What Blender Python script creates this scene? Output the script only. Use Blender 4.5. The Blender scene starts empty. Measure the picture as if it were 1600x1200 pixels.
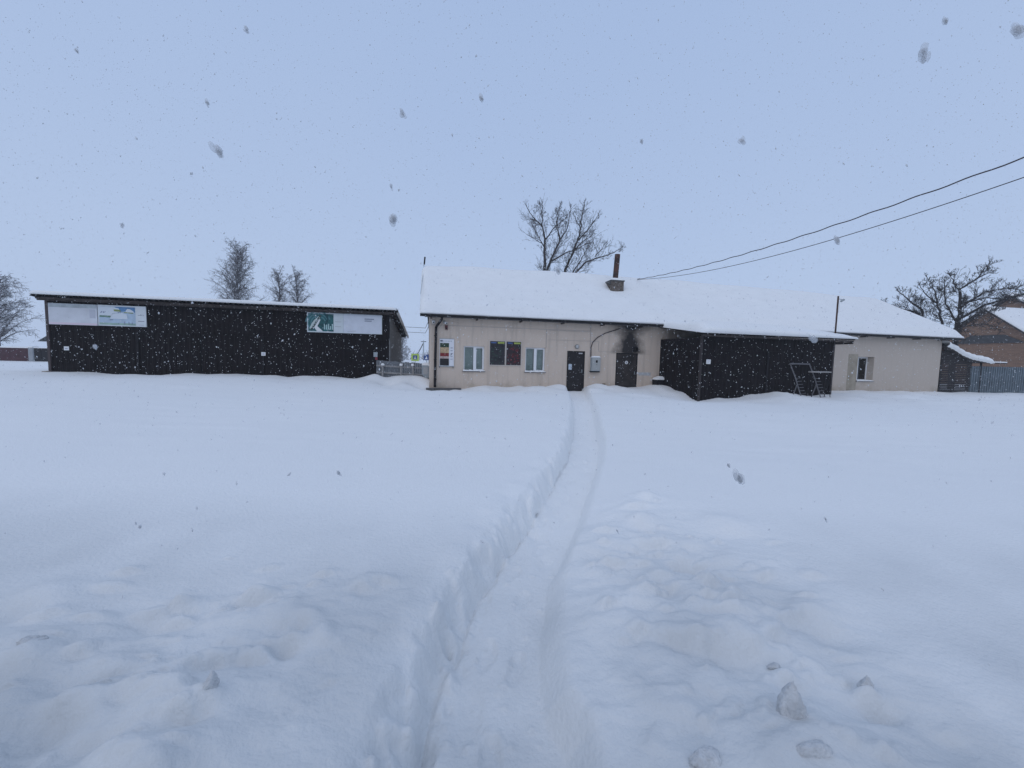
import bpy, bmesh, math, random
import numpy as np
from mathutils import Vector, Matrix

# ------------------------------------------------------------------ camera, sky, sun, exposure
S = bpy.context.scene
C = S.collection
CAM_H = 1.7
PITCH = math.atan(42 / 600.0)
ROLL = 0.0235
cd = bpy.data.cameras.new('camera'); cam = bpy.data.objects.new('camera', cd); C.objects.link(cam)
cd.sensor_width = 36.0; cd.lens = 13.5; cd.clip_start = 0.05; cd.clip_end = 3000
cam.matrix_world = (Matrix.Translation((0, 0, CAM_H)) @ Matrix.Rotation(math.pi / 2 - PITCH, 4, 'X')
                    @ Matrix.Rotation(ROLL, 4, 'Z'))
S.camera = cam

SUN_EL, SUN_AZ = 46.0, -155.0      # azimuth measured from +Y towards +X: low behind the camera, to the left
W = bpy.data.worlds.new('World'); S.world = W; W.use_nodes = True
nt = W.node_tree; nt.nodes.clear()
out = nt.nodes.new('ShaderNodeOutputWorld'); bg = nt.nodes.new('ShaderNodeBackground')
sky = nt.nodes.new('ShaderNodeTexSky'); sky.sky_type = 'NISHITA'; sky.sun_disc = False
sky.sun_elevation = math.radians(SUN_EL); sky.sun_rotation = math.radians(SUN_AZ)
sky.air_density = 1.0; sky.dust_density = 3.0; sky.ozone_density = 2.0
mx = nt.nodes.new('ShaderNodeMix'); mx.data_type = 'RGBA'; mx.inputs[0].default_value = 0.93
# the even grey-blue of a snow-laden cloud layer, a little paler towards the horizon
wtc = nt.nodes.new('ShaderNodeTexCoord'); wsx = nt.nodes.new('ShaderNodeSeparateXYZ'); nt.links.new(wtc.outputs['Generated'], wsx.inputs[0])
wmr = nt.nodes.new('ShaderNodeMapRange'); wmr.inputs[1].default_value = 0.0; wmr.inputs[2].default_value = 0.75; nt.links.new(wsx.outputs[2], wmr.inputs[0])
wno = nt.nodes.new('ShaderNodeTexNoise'); wno.inputs['Scale'].default_value = 1.6; wno.inputs['Detail'].default_value = 3; nt.links.new(wtc.outputs['Generated'], wno.inputs['Vector'])
wad = nt.nodes.new('ShaderNodeMath'); wad.operation = 'MULTIPLY_ADD'; wad.inputs[1].default_value = 0.5; nt.links.new(wno.outputs[0], wad.inputs[0])
wsu = nt.nodes.new('ShaderNodeMath'); wsu.operation = 'SUBTRACT'; wsu.inputs[1].default_value = 0.25; nt.links.new(wmr.outputs[0], wsu.inputs[0]); nt.links.new(wsu.outputs[0], wad.inputs[2])
wcm = nt.nodes.new('ShaderNodeMix'); wcm.data_type = 'RGBA'; nt.links.new(wad.outputs[0], wcm.inputs[0])
wcm.inputs[6].default_value = (4.62, 5.72, 7.8, 1); wcm.inputs[7].default_value = (3.70, 4.92, 7.38, 1)
nt.links.new(wcm.outputs[2], mx.inputs[7])
nt.links.new(sky.outputs[0], mx.inputs[6]); nt.links.new(mx.outputs[2], bg.inputs[0])
bg.inputs[1].default_value = 0.1
nt.links.new(bg.outputs[0], out.inputs[0])

sd = bpy.data.lights.new('sun', 'SUN'); sun = bpy.data.objects.new('sun', sd); C.objects.link(sun)
sd.energy = 0.5; sd.angle = math.radians(80); sd.color = (1.0, 0.9, 0.8)
az, el = math.radians(SUN_AZ), math.radians(SUN_EL)
to_sun = Vector((math.sin(az) * math.cos(el), math.cos(az) * math.cos(el), math.sin(el)))
sun.rotation_euler = to_sun.to_track_quat('Z', 'Y').to_euler()
S.view_settings.view_transform = 'Standard'; S.view_settings.look = 'None'
S.view_settings.gamma = 1.0; S.view_settings.exposure = 0.06; S.view_settings.use_curve_mapping = False
S.cycles.volume_bounces = 1; S.cycles.max_bounces = 6

# ------------------------------------------------------------------ materials
MATS = {}
def mat(name, col, rough=0.7, metal=0.0, var=0.0, vscale=4.0, bump=0.0, bscale=30.0, dust=0.0, spec=0.3, vcol=None, stretch=None):
    if name in MATS: return MATS[name]
    m = bpy.data.materials.new(name); m.use_nodes = True
    n = m.node_tree.nodes; l = m.node_tree.links
    b = n['Principled BSDF']
    b.inputs['Base Color'].default_value = (*col, 1); b.inputs['Roughness'].default_value = rough
    b.inputs['Metallic'].default_value = metal; b.inputs['Specular IOR Level'].default_value = spec
    tc = n.new('ShaderNodeTexCoord'); src = tc.outputs['Object']
    if stretch:
        mp = n.new('ShaderNodeMapping'); mp.inputs['Scale'].default_value = stretch
        l.new(src, mp.inputs[0]); src = mp.outputs[0]
    color = None
    if var > 0:
        t = n.new('ShaderNodeTexNoise'); t.inputs['Scale'].default_value = vscale; t.inputs['Detail'].default_value = 6
        l.new(src, t.inputs['Vector'])
        r = n.new('ShaderNodeMapRange'); r.inputs[1].default_value = 0.3; r.inputs[2].default_value = 0.7
        l.new(t.outputs[0], r.inputs[0])
        x = n.new('ShaderNodeMix'); x.data_type = 'RGBA'
        lo = vcol if vcol else tuple(c * (1 - var) for c in col)
        x.inputs[6].default_value = (*lo, 1); x.inputs[7].default_value = (*[min(1, c * (1 + (0 if vcol else var))) for c in col], 1)
        l.new(r.outputs[0], x.inputs[0]); color = x.outputs[2]
    if dust > 0:       # snow caught on whatever faces up
        g = n.new('ShaderNodeNewGeometry'); sx = n.new('ShaderNodeSeparateXYZ'); l.new(g.outputs['Normal'], sx.inputs[0])
        tn = n.new('ShaderNodeTexNoise'); tn.inputs['Scale'].default_value = 9; l.new(tc.outputs['Object'], tn.inputs['Vector'])
        ad = n.new('ShaderNodeMath'); ad.operation = 'MULTIPLY_ADD'; l.new(tn.outputs[0], ad.inputs[0]); ad.inputs[1].default_value = 0.8
        l.new(sx.outputs[2], ad.inputs[2])
        r2 = n.new('ShaderNodeMapRange'); r2.inputs[1].default_value = 1.3 - dust; r2.inputs[2].default_value = 1.5 - dust * 0.8
        l.new(ad.outputs[0], r2.inputs[0])
        x2 = n.new('ShaderNodeMix'); x2.data_type = 'RGBA'; x2.inputs[7].default_value = (0.82, 0.84, 0.87, 1)
        l.new(r2.outputs[0], x2.inputs[0])
        if color: l.new(color, x2.inputs[6])
        else: x2.inputs[6].default_value = (*col, 1)
        color = x2.outputs[2]
    if color: l.new(color, b.inputs['Base Color'])
    if bump > 0:
        t2 = n.new('ShaderNodeTexNoise'); t2.inputs['Scale'].default_value = bscale; t2.inputs['Detail'].default_value = 5
        l.new(src, t2.inputs['Vector'])
        bp = n.new('ShaderNodeBump'); bp.inputs['Strength'].default_value = bump; bp.inputs['Distance'].default_value = 0.02
        l.new(t2.outputs[0], bp.inputs['Height']); l.new(bp.outputs[0], b.inputs['Normal'])
    MATS[name] = m
    return m

SNOW = mat('snow', (0.84, 0.845, 0.835), 0.85, var=0.02, vscale=1.5, bump=0.25, bscale=14, spec=0.2)
DARK = mat('dark_brown_sheet', (0.009, 0.0068, 0.0078), 0.65, var=0.35, vscale=3, spec=0.12)
DARKER = mat('black_metal', (0.012, 0.011, 0.013), 0.55, var=0.3, vscale=6, spec=.15)
WHITE = mat('white_plastic', (0.72, 0.73, 0.74), 0.4)
GREYM = mat('grey_paint', (0.32, 0.36, 0.38), 0.5, var=0.1)
GALV = mat('galvanised', (0.13, 0.165, 0.19), 0.5, metal=0.2, var=0.2, vscale=2)
GREYWOOD = mat('grey_wood', (0.20, 0.20, 0.20), 0.85, var=0.35, vscale=8, bump=0.3, stretch=(8, 8, 1))
OLDWOOD = mat('old_wood', (0.055, 0.045, 0.042), 0.85, var=0.4, vscale=8, dust=0.35)
PALEWOOD = mat('pale_wood', (0.27, 0.26, 0.25), 0.8, var=0.2, vscale=10, dust=0.3)
CONCRETE = mat('concrete', (0.10, 0.10, 0.10), 0.9, var=0.3, vscale=10, bump=0.3)
BARK = mat('bark', (0.060, 0.052, 0.050), 0.9, var=0.3, vscale=3, dust=0.1)
BARKF = mat('frosted_bark', (0.11, 0.105, 0.11), 0.9, var=0.3, vscale=3, dust=0.75)
BARKD = mat('dusted_bark', (0.10, 0.095, 0.10), 0.9, var=0.3, vscale=3, dust=0.62)
BARKG = mat('mossy_bark', (0.040, 0.036, 0.036), 0.9, var=0.3, vscale=3, dust=0.12)
RUST = mat('rusty_steel', (0.10, 0.045, 0.032), 0.85, var=0.55, vscale=3, vcol=(0.018, 0.015, 0.015))
CABLE = mat('cable_sheath', (0.045, 0.035, 0.04), 0.6)

def stucco():
    m = mat('stucco', (0.66, 0.555, 0.50), 0.9, bump=0.35, bscale=45, spec=0.1)
    n = m.node_tree.nodes; l = m.node_tree.links; b = n['Principled BSDF']
    tc = n.new('ShaderNodeTexCoord')
    def noise(sc, det=5):
        t = n.new('ShaderNodeTexNoise'); t.inputs['Scale'].default_value = sc; t.inputs['Detail'].default_value = det
        l.new(tc.outputs['Object'], t.inputs['Vector']); return t.outputs[0]
    def math_(op, a, bb=None, c=None):
        k = n.new('ShaderNodeMath'); k.operation = op
        for i, v in enumerate((a, bb, c)):
            if v is None: continue
            if isinstance(v, (int, float)): k.inputs[i].default_value = v
            else: l.new(v, k.inputs[i])
        return k.outputs[0]
    def mixc(f, a, c):
        x = n.new('ShaderNodeMix'); x.data_type = 'RGBA'
        l.new(f, x.inputs[0])
        if isinstance(a, tuple): x.inputs[6].default_value = (*a, 1)
        else: l.new(a, x.inputs[6])
        x.inputs[7].default_value = (*c, 1); return x.outputs[2]
    def rng(v, a, bb, c=0.0, d=1.0):
        r = n.new('ShaderNodeMapRange'); l.new(v, r.inputs[0])
        for i, q in enumerate((a, bb, c, d)): r.inputs[i + 1].default_value = q
        return r.outputs[0]
    sx = n.new('ShaderNodeSeparateXYZ'); l.new(tc.outputs['Object'], sx.inputs[0]); X, Z = sx.outputs[0], sx.outputs[2]
    col = mixc(rng(noise(1.3), 0.4, 0.75, 0, 0.45), (0.61, 0.51, 0.425), (0.51, 0.43, 0.355))
    col = mixc(rng(noise(60, 3), 0.45, 0.8, 0, 0.35), col, (0.43, 0.37, 0.31))
    mpz = n.new('ShaderNodeMapping'); mpz.inputs['Scale'].default_value = (5, 5, .5); l.new(tc.outputs['Object'], mpz.inputs[0])
    tz = n.new('ShaderNodeTexNoise'); tz.inputs['Scale'].default_value = 1.0; tz.inputs['Detail'].default_value = 6; l.new(mpz.outputs[0], tz.inputs['Vector'])
    col = mixc(rng(tz.outputs[0], 0.5, 0.72, 0, 0.4), col, (0.35, 0.30, 0.255))
    # right wing: greyer, older render
    col = mixc(rng(X, 9, 13, 0, 0.75), col, (0.47, 0.415, 0.36))
    # damp brown-green stain creeping up from the ground
    st = math_('MULTIPLY', rng(math_('MULTIPLY_ADD', noise(2.2), 1.1, math_('MULTIPLY', Z, -1.0)), 0.0, 0.45), rng(noise(0.7), 0.45, 0.62))
    col = mixc(math_('MULTIPLY', st, 0.6), col, (0.30, 0.25, 0.18))
    # soot fan above the second door: sooty plaster from a stove flue
    dx = math_('ABSOLUTE', math_('SUBTRACT', X, 2.86))
    wd = math_('ADD', rng(Z, 2.0, 2.8, 1.22, 0.80), rng(Z, 2.9, 3.45, 0.0, 0.6))
    lat = math_('SUBTRACT', 1.0, math_('DIVIDE', dx, wd))
    lat = math_('ADD', lat, math_('MULTIPLY_ADD', noise(2.8), 0.7, -0.38))
    soot = math_('MULTIPLY', rng(lat, 0.0, 0.85), rng(Z, 1.95, 2.1))
    soot = math_('MULTIPLY', soot, math_('MAXIMUM', rng(Z, 3.3, 2.6, 0.6, 1.0), rng(Z, 3.0, 3.45, 0.5, 0.9)))
    col = mixc(rng(soot, 0.0, 0.75, 0, 0.97), col, (0.025, 0.024, 0.026))
    l.new(col, b.inputs['Base Color'])
    return m
STUCCO = stucco()

def snow_ground_mat():
    m = mat('snow_ground', (0.84, 0.845, 0.835), 0.85, bump=0.45, bscale=38, spec=0.2)
    n = m.node_tree.nodes; l = m.node_tree.links; b = n['Principled BSDF']
    tc = n.new('ShaderNodeTexCoord')
    t = n.new('ShaderNodeTexNoise'); t.inputs['Scale'].default_value = 1.25; t.inputs['Detail'].default_value = 7
    l.new(tc.outputs['Object'], t.inputs['Vector'])
    sx = n.new('ShaderNodeSeparateXYZ'); l.new(tc.outputs['Object'], sx.inputs[0])
    # brightness falloff towards the camera painted into the snow colour, in soft patches
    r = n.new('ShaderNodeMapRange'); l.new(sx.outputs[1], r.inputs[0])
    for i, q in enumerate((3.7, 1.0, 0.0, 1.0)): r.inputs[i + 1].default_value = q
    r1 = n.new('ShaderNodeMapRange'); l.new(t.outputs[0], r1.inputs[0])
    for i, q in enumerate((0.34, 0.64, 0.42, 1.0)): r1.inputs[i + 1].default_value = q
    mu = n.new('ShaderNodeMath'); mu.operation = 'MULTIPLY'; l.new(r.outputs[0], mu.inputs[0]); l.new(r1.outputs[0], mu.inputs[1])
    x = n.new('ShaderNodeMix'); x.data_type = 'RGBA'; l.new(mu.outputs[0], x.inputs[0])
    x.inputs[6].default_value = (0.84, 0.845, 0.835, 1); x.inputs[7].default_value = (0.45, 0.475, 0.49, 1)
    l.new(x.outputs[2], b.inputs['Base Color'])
    return m
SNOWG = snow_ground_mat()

def glass():
    m = bpy.data.materials.new('window_glass'); m.use_nodes = True
    n = m.node_tree.nodes; l = m.node_tree.links; n.clear()
    o = n.new('ShaderNodeOutputMaterial'); t = n.new('ShaderNodeBsdfTransparent'); g = n.new('ShaderNodeBsdfGlossy')
    t.inputs[0].default_value = (0.86, 0.90, 0.89, 1); g.inputs['Roughness'].default_value = 0.03
    f = n.new('ShaderNodeFresnel'); f.inputs[0].default_value = 1.6
    mxs = n.new('ShaderNodeMixShader'); l.new(f.outputs[0], mxs.inputs[0]); l.new(t.outputs[0], mxs.inputs[1]); l.new(g.outputs[0], mxs.inputs[2])
    l.new(mxs.outputs[0], o.inputs[0]); return m
GLASS = glass()
def brick_mat():
    m = mat('brick_masonry', (0.25, 0.15, 0.10), 0.9, bump=0.2)
    n = m.node_tree.nodes; l = m.node_tree.links; b = n['Principled BSDF']
    tc = n.new('ShaderNodeTexCoord'); sp = n.new('ShaderNodeSeparateXYZ'); l.new(tc.outputs['Object'], sp.inputs[0])
    ad = n.new('ShaderNodeMath'); l.new(sp.outputs[0], ad.inputs[0]); l.new(sp.outputs[1], ad.inputs[1])
    cb = n.new('ShaderNodeCombineXYZ'); l.new(ad.outputs[0], cb.inputs[0]); l.new(sp.outputs[2], cb.inputs[1])
    bk = n.new('ShaderNodeTexBrick'); l.new(cb.outputs[0], bk.inputs['Vector'])
    bk.inputs['Color1'].default_value = (0.26, 0.15, 0.095, 1); bk.inputs['Color2'].default_value = (0.18, 0.105, 0.07, 1)
    bk.inputs['Mortar'].default_value = (0.24, 0.17, 0.13, 1); bk.inputs['Scale'].default_value = 1.0
    bk.inputs['Brick Width'].default_value = 0.26; bk.inputs['Row Height'].default_value = 0.077; bk.inputs['Mortar Size'].default_value = 0.011
    l.new(bk.outputs[0], b.inputs['Base Color']); return m
BRICK = brick_mat()

# ------------------------------------------------------------------ mesh helpers
class MB:
    def __init__(s): s.v = []; s.f = []
    def add(s, vs, fs):
        o = len(s.v); s.v += [tuple(p) for p in vs]; s.f += [tuple(i + o for i in f) for f in fs]; return s
    def box(s, x0, x1, y0, y1, z0, z1):
        return s.add([(x0,y0,z0),(x1,y0,z0),(x1,y1,z0),(x0,y1,z0),(x0,y0,z1),(x1,y0,z1),(x1,y1,z1),(x0,y1,z1)],
                     [(0,3,2,1),(4,5,6,7),(0,1,5,4),(1,2,6,5),(2,3,7,6),(3,0,4,7)])
    def tube(s, pts, rads, n=6, cap=True):
        pts = [Vector(p) for p in pts]
        if not isinstance(rads, (list, tuple)): rads = [rads] * len(pts)
        o = len(s.v); a = None
        for i, p in enumerate(pts):
            d = (pts[min(i + 1, len(pts) - 1)] - pts[max(i - 1, 0)]).normalized()
            if a is None: a = d.orthogonal().normalized()
            else:
                a = a - d * a.dot(d)
                a = a.normalized() if a.length > 1e-6 else d.orthogonal().normalized()
            b = d.cross(a)
            for k in range(n):
                t = 2 * math.pi * k / n
                s.v.append(tuple(p + (a * math.cos(t) + b * math.sin(t)) * rads[i]))
        for i in range(len(pts) - 1):
            for k in range(n):
                k2 = (k + 1) % n
                s.f.append((o + i*n + k, o + i*n + k2, o + (i+1)*n + k2, o + (i+1)*n + k))
        if cap:
            s.f.append(tuple(o + k for k in reversed(range(n)))); e = o + (len(pts)-1)*n
            s.f.append(tuple(e + k for k in range(n)))
        return s
    def prism(s, poly, y0, y1):      # polygon in x,z, counter-clockwise seen from -y; extruded y0 (front) to y1
        n = len(poly)
        vs = [(x, y0, z) for x, z in poly] + [(x, y1, z) for x, z in poly]
        return s.add(vs, [tuple(range(n)), tuple(reversed(range(n, 2*n)))] + [(i, n + i, n + (i+1) % n, (i+1) % n) for i in range(n)])
    def grid(s, P):                  # P[i][j] points
        ni, nj = len(P), len(P[0]); o = len(s.v)
        for r in P: s.v += [tuple(p) for p in r]
        for i in range(ni - 1):
            for j in range(nj - 1):
                s.f.append((o + i*nj + j, o + i*nj + j + 1, o + (i+1)*nj + j + 1, o + (i+1)*nj + j))
        return s
    def build(s, name, m, parent=None, smooth=False, loc=None, rz=0):
        me = bpy.data.meshes.new(name); me.from_pydata(s.v, [], s.f); me.update()
        bm = bmesh.new(); bm.from_mesh(me); bmesh.ops.recalc_face_normals(bm, faces=bm.faces); bm.to_mesh(me); bm.free()
        me.materials.append(m)
        if smooth: me.polygons.foreach_set('use_smooth', [True] * len(me.polygons))
        o = bpy.data.objects.new(name, me); C.objects.link(o)
        if parent: o.parent = parent
        if loc is not None: o.location = loc; o.rotation_euler.z = rz
        return o
def _stuff(s, *a, **k):
    o = s.build(*a, **k); o['kind'] = 'stuff'; return o
MB.stuff = _stuff
def B(*a): return MB().box(*a)
def tag(o, label, cat, group=None):
    o['label'] = label; o['category'] = cat
    if group: o['group'] = group
    return o
def thing(name, label, cat, loc=(0, 0, 0), rz=0.0, group=None):
    o = bpy.data.objects.new(name, None); C.objects.link(o); o.location = loc; o.rotation_euler = (0, 0, rz)
    o.empty_display_size = 0.2
    return tag(o, label, cat, group)
def wall_holes(x0, x1, z0, z1, holes, depth, extra_x=()):
    """front sheet at y=0 with rectangular openings and reveals going in by depth"""
    xs = sorted({x0, x1, *[h[0] for h in holes], *[h[1] for h in holes], *extra_x}); zs = sorted({z0, z1, *[h[2] for h in holes], *[h[3] for h in holes]})
    mb = MB()
    for i in range(len(xs) - 1):
        for j in range(len(zs) - 1):
            cx, cz = (xs[i] + xs[i+1]) / 2, (zs[j] + zs[j+1]) / 2
            if any(h[0] < cx < h[1] and h[2] < cz < h[3] for h in holes): continue
            mb.add([(xs[i],0,zs[j]),(xs[i+1],0,zs[j]),(xs[i+1],0,zs[j+1]),(xs[i],0,zs[j+1])], [(0,1,2,3)])
    for h in holes:
        a, b, c, d = h[:4]; D_ = h[4] if len(h) > 4 else depth
        for p, q in (((a,c),(b,c)),((b,c),(b,d)),((b,d),(a,d)),((a,d),(a,c))):
            mb.add([(p[0],0,p[1]),(q[0],0,q[1]),(q[0],D_,q[1]),(p[0],D_,p[1])], [(0,1,2,3)])
    return mb

# value noise for terrain
def _h(ix, iy, seed):
    n = (ix.astype(np.int64) * 374761393 + iy.astype(np.int64) * 668265263 + seed * 1442695041) & 0xffffffff
    n = ((n ^ (n >> 13)) * 1274126177) & 0xffffffff
    return ((n ^ (n >> 16)) & 0xffff) / 65535.0
def vn(x, y, seed=0):
    ix, iy = np.floor(x), np.floor(y); fx, fy = x - ix, y - iy
    fx = fx*fx*fx*(fx*(fx*6-15)+10); fy = fy*fy*fy*(fy*(fy*6-15)+10)
    a, b = _h(ix, iy, seed), _h(ix+1, iy, seed); c, d = _h(ix, iy+1, seed), _h(ix+1, iy+1, seed)
    return (a + (b-a)*fx) * (1-fy) + (c + (d-c)*fx) * fy - 0.5
def fbm(x, y, seed=0, o=4):
    s = 0; a = 1.0
    for k in range(o):
        c, sn = math.cos(0.6*k), math.sin(0.6*k); f = 2.03**k
        s = s + a * vn((x*c - y*sn)*f + 7.3*k, (x*sn + y*c)*f - 3.1*k, seed + k*17); a *= 0.5
    return s
def sst(a, b, x):
    t = np.clip((x - a) / (b - a), 0, 1); return t*t*(3 - 2*t)

# ------------------------------------------------------------------ frames of reference of the buildings
TH = math.atan2(0.216, 0.976); DX = Vector((math.cos(TH), math.sin(TH), 0)); DN = Vector((math.sin(TH), -math.cos(TH), 0))
HP = Vector((3.24, 19.35, 0))                    # foot of the house front at the entrance
AP = HP + 4.65 * DX + 3.1 * DN                   # near corner of the garage annex
STH = math.radians(11.5); SX = Vector((math.cos(STH), math.sin(STH), 0)); SN = Vector((math.sin(STH), -math.cos(STH), 0))
SP = Vector((-5.91, 18.5, 0)) - 13.4 * SX        # left front corner of the long shed

# ------------------------------------------------------------------ snow ground
def axis(lo, hi, dlo, dhi, fine, g):
    a = list(np.arange(dlo, dhi, fine)); st = fine; x = a[-1]
    while x < hi: st = min(st * g, 25); x += st; a.append(x)
    st = fine; x = a[0]; pre = []
    while x > lo: st = min(st * g, 25); x -= st; pre.append(x)
    return np.array(pre[::-1] + a)
gx = axis(-420, 420, -1.3, 1.5, 0.0115, 1.024); gy = axis(-30, 620, 1.05, 3.0, 0.0115, 1.018)
GX, GY = np.meshgrid(gx, gy)
CP = np.array([(-18.8,15.4,.62),(-15,16.2,.6),(-12,16.9,.62),(-9,17.5,.6),(-7,17.9,.58),(-6,18.0,.64),(-5.2,18.6,.66),(-5,21,.72),(-4.4,18.4,.7),
  (-4.5,16.8,.42),(-4.0,17.25,.0),(-3.2,17.3,.03),(-2.5,17.75,.22),(-1,18.2,.26),(1.2,18.6,.3),(2.2,18.7,.33),(4.2,19.1,.3),(5.0,19.4,.27),(6.4,19.6,.22),(7.5,19.6,.42),
  (8.0,18.5,.22),(8.45,17.2,-.12),(9.0,16.9,.0),(10,17.3,.1),(11.5,17.5,.2),(12.2,17.65,.47),(13.2,18.0,.2),(14.5,18.4,.12),(15.8,18.7,.12),(17.5,20.5,.16),(22,23.2,.1),(27,24.3,.06),(32,25.6,.02),
  (0,10,.30),(-8,10,.40),(-16,9,.46),(8,10,.25),(16,12,.18),(0,5,.28),(-4,3,.35),(4,3,.28),(-2,1.5,.30),(2,1.5,.26),(0,-3,.28),(25,15,.12),(-3,14,.34),(5,14,.25),
  (9,14,.15),(-30,20,.45),(-41,32,.38),(45,25,.05),(0,40,.6),(30,45,.4),(-30,60,.5),(-200,100,.6),(200,100,.5),(0,300,.6)])
num = np.zeros_like(GX); den = np.zeros_like(GX)
for cx, cy, cz in CP:
    w = 1.0 / ((GX-cx)**2 + (GY-cy)**2 + 0.25)**1.6
    num += w*cz; den += w
base = num / den
PL = np.array([(-.40,-30),(-.37,0),(-.33,1.47),(-.31,1.74),(-.27,2.04),(-.21,2.5),(-.14,2.71),(.01,3.17),(.21,3.73),(.53,4.87),(.9,6.02),(1.4,8.44),(2.1,12.7),(2.5,16.0),(2.74,19.1),(2.74,30)])
PR = np.array([(.25,-30),(.25,1.48),(.17,1.68),(.19,2.06),(.24,2.32),(.29,2.66),(.47,3.14),(.68,3.75),(.9,4.41),(1.32,5.78),(1.64,7.01),(1.89,8.5),(2.5,11.6),(3.1,15.5),(3.55,18.6),(3.6,30)])
pl = np.interp(GY, PL[:,1], PL[:,0]); pr = np.interp(GY, PR[:,1], PR[:,0])
near = 1.0 / (1 + (GY/6.0)**2)
base += 0.10*fbm(GX/6, GY/6, 3, 3) * sst(1, 6, GY) + 0.035*fbm(GX/1.7, GY/2.6, 5, 3)*(0.5+0.5*near)
base += 0.012*fbm(GX/0.5, GY/1.0, 9, 3) * near
base += 0.016*fbm(GX/1.1, GY/0.32, 11, 3)*sst(3.5, 7, GY)*(1 - sst(18, 24, GY))
# wind-ruffled drifts by the buildings
dr = sst(14, 17, GY) * (1 - sst(24, 30, GY))
base += 0.16*fbm(GX/1.3, GY/1.1, 21, 3)*dr
# trampled, cloddy patches in the foreground
mL = np.exp(-(((GX+1.75)/0.95)**2 + ((GY-1.35)/0.55)**2)) + 0.7*np.exp(-(((GX+1.2)/0.6)**2 + ((GY-1.9)/0.4)**2))
mR = np.exp(-(((GX-1.15)/0.75)**2 + ((GY-2.4)/1.05)**2)) + 0.6*np.exp(-(((GX-1.3)/0.8)**2 + ((GY-1.35)/0.4)**2))
hum = fbm(GX/0.62, GY/0.34, 31, 3); rid = fbm(GX/0.24, GY/0.13, 41, 3)
base += mL*(0.115*hum + 0.035*rid) + mR*(0.13*hum + 0.04*rid)
blob = np.maximum(0, fbm(GX/0.10, GY/0.085, 51, 2) - 0.20)
base += (np.clip(mL,0,1)+np.clip(mR,0,1))*0.06*blob
LUMPS = [(-2.17,1.64,.10,.05),(-1.66,1.46,.09,.06),(-1.83,1.98,.08,.04),(-1.04,1.94,.07,.035),(-1.16,1.42,.05,.04),(-1.15,1.17,.12,.05),(-1.45,2.13,.06,.03),(-1.03,1.78,.05,.04),
  (1.42,3.9,.10,.05),(1.17,3.34,.12,.06),(1.26,2.75,.10,.05),(1.47,2.54,.07,.04),(1.01,2.48,.09,.05),(.82,2.28,.10,.04),(1.77,2.13,.13,.05),(1.17,1.92,.13,.05),(1.3,1.69,.06,.045),(1.62,1.60,.06,.05),(1.9,3.3,.2,.05),(-2.6,2.1,.15,.05)]
for lx, ly, lr, lh in LUMPS:
    q = ((GX-lx)/lr)**2 + ((GY-ly)/(lr*0.8))**2
    base += lh*np.exp(-q)
    base -= lh*0.8*np.exp(-(((GX-lx+lr*.2)/lr)**2 + ((GY-ly+lr*1.2)/(lr*.7))**2))
rl = random.Random(91)
for k in range(150):
    if k < 62: lx, ly = rl.gauss(-1.65, .62), rl.gauss(1.55, .36)
    elif k < 140: lx, ly = rl.gauss(1.2, .45), rl.gauss(2.3, .62)
    else: lx, ly = rl.uniform(-2.5, -.7), rl.uniform(1.1, 2.6)
    if -.75 < lx < .55 + .25*max(0, ly-2.5): continue
    lr = rl.uniform(.018, .05)*(1.5 if rl.random() < .18 else 1); lh = lr*rl.uniform(.4, .8); an_ = rl.uniform(-.2, .6); el_ = rl.uniform(1.0, 2.2)
    wx = np.abs(gx-lx) < .4; wy = np.abs(gy-ly) < .4; sub = np.ix_(wy, wx); gx_, gy_ = GX[sub]-lx, GY[sub]-ly
    a_ = gx_*math.cos(an_)+gy_*math.sin(an_); b_ = -gx_*math.sin(an_)+gy_*math.cos(an_)
    a_ = a_ + .3*lr*fbm(GX[sub]/(lr*1.2), GY[sub]/(lr*1.2), k, 2); b_ = b_ + .5*lr*fbm(GX[sub]/(lr*1.2), GY[sub]/(lr*1.2), k+3, 2)
    q = (a_/(lr*el_))**2 + (np.where(b_ < 0, b_*2.2, b_*.8)/lr)**2
    base[sub] += lh*np.exp(-q**1.5) - lh*.35*np.exp(-(((a_)/(lr*el_*1.2))**2 + ((b_+lr*1.0)/(lr*.6))**2))
# the trodden path
wob = 0.06*fbm(GX/0.25, GY/0.30, 61, 3) + 0.10*fbm(GX/0.9, GY/0.8, 63, 2)*near
bankw = 0.20 - .06*sst(2, 6, GY) + 0.12*np.clip(fbm(GX/0.30, GY/0.26, 65, 2), -.5, 1)
def bank(t):
    t = np.clip(t, 0, 1); return np.sin(t*math.pi/2)**1.15
bl = bank(((pl - GX) + wob*0.5) / np.clip(bankw, .06, 2))
br = bank(((GX - pr) + wob*0.4) / np.clip(0.16 + 0.4*wob, .06, 2))
base -= .05*np.exp(-((GX - pl)/.45)**2) + .09*np.exp(-((GX - pr - .1)/.35)**2)*near
inpath = 1 - np.maximum(bl, br)
floor = 0.0 + 0.02*fbm(GX/0.35, GY/0.45, 71, 3) + 0.03*fbm(GX/2, GY/2, 73, 2) + 0.05*sst(16,19,GY)
rng_ = random.Random(5); yy = 1.2; side = 1
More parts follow.
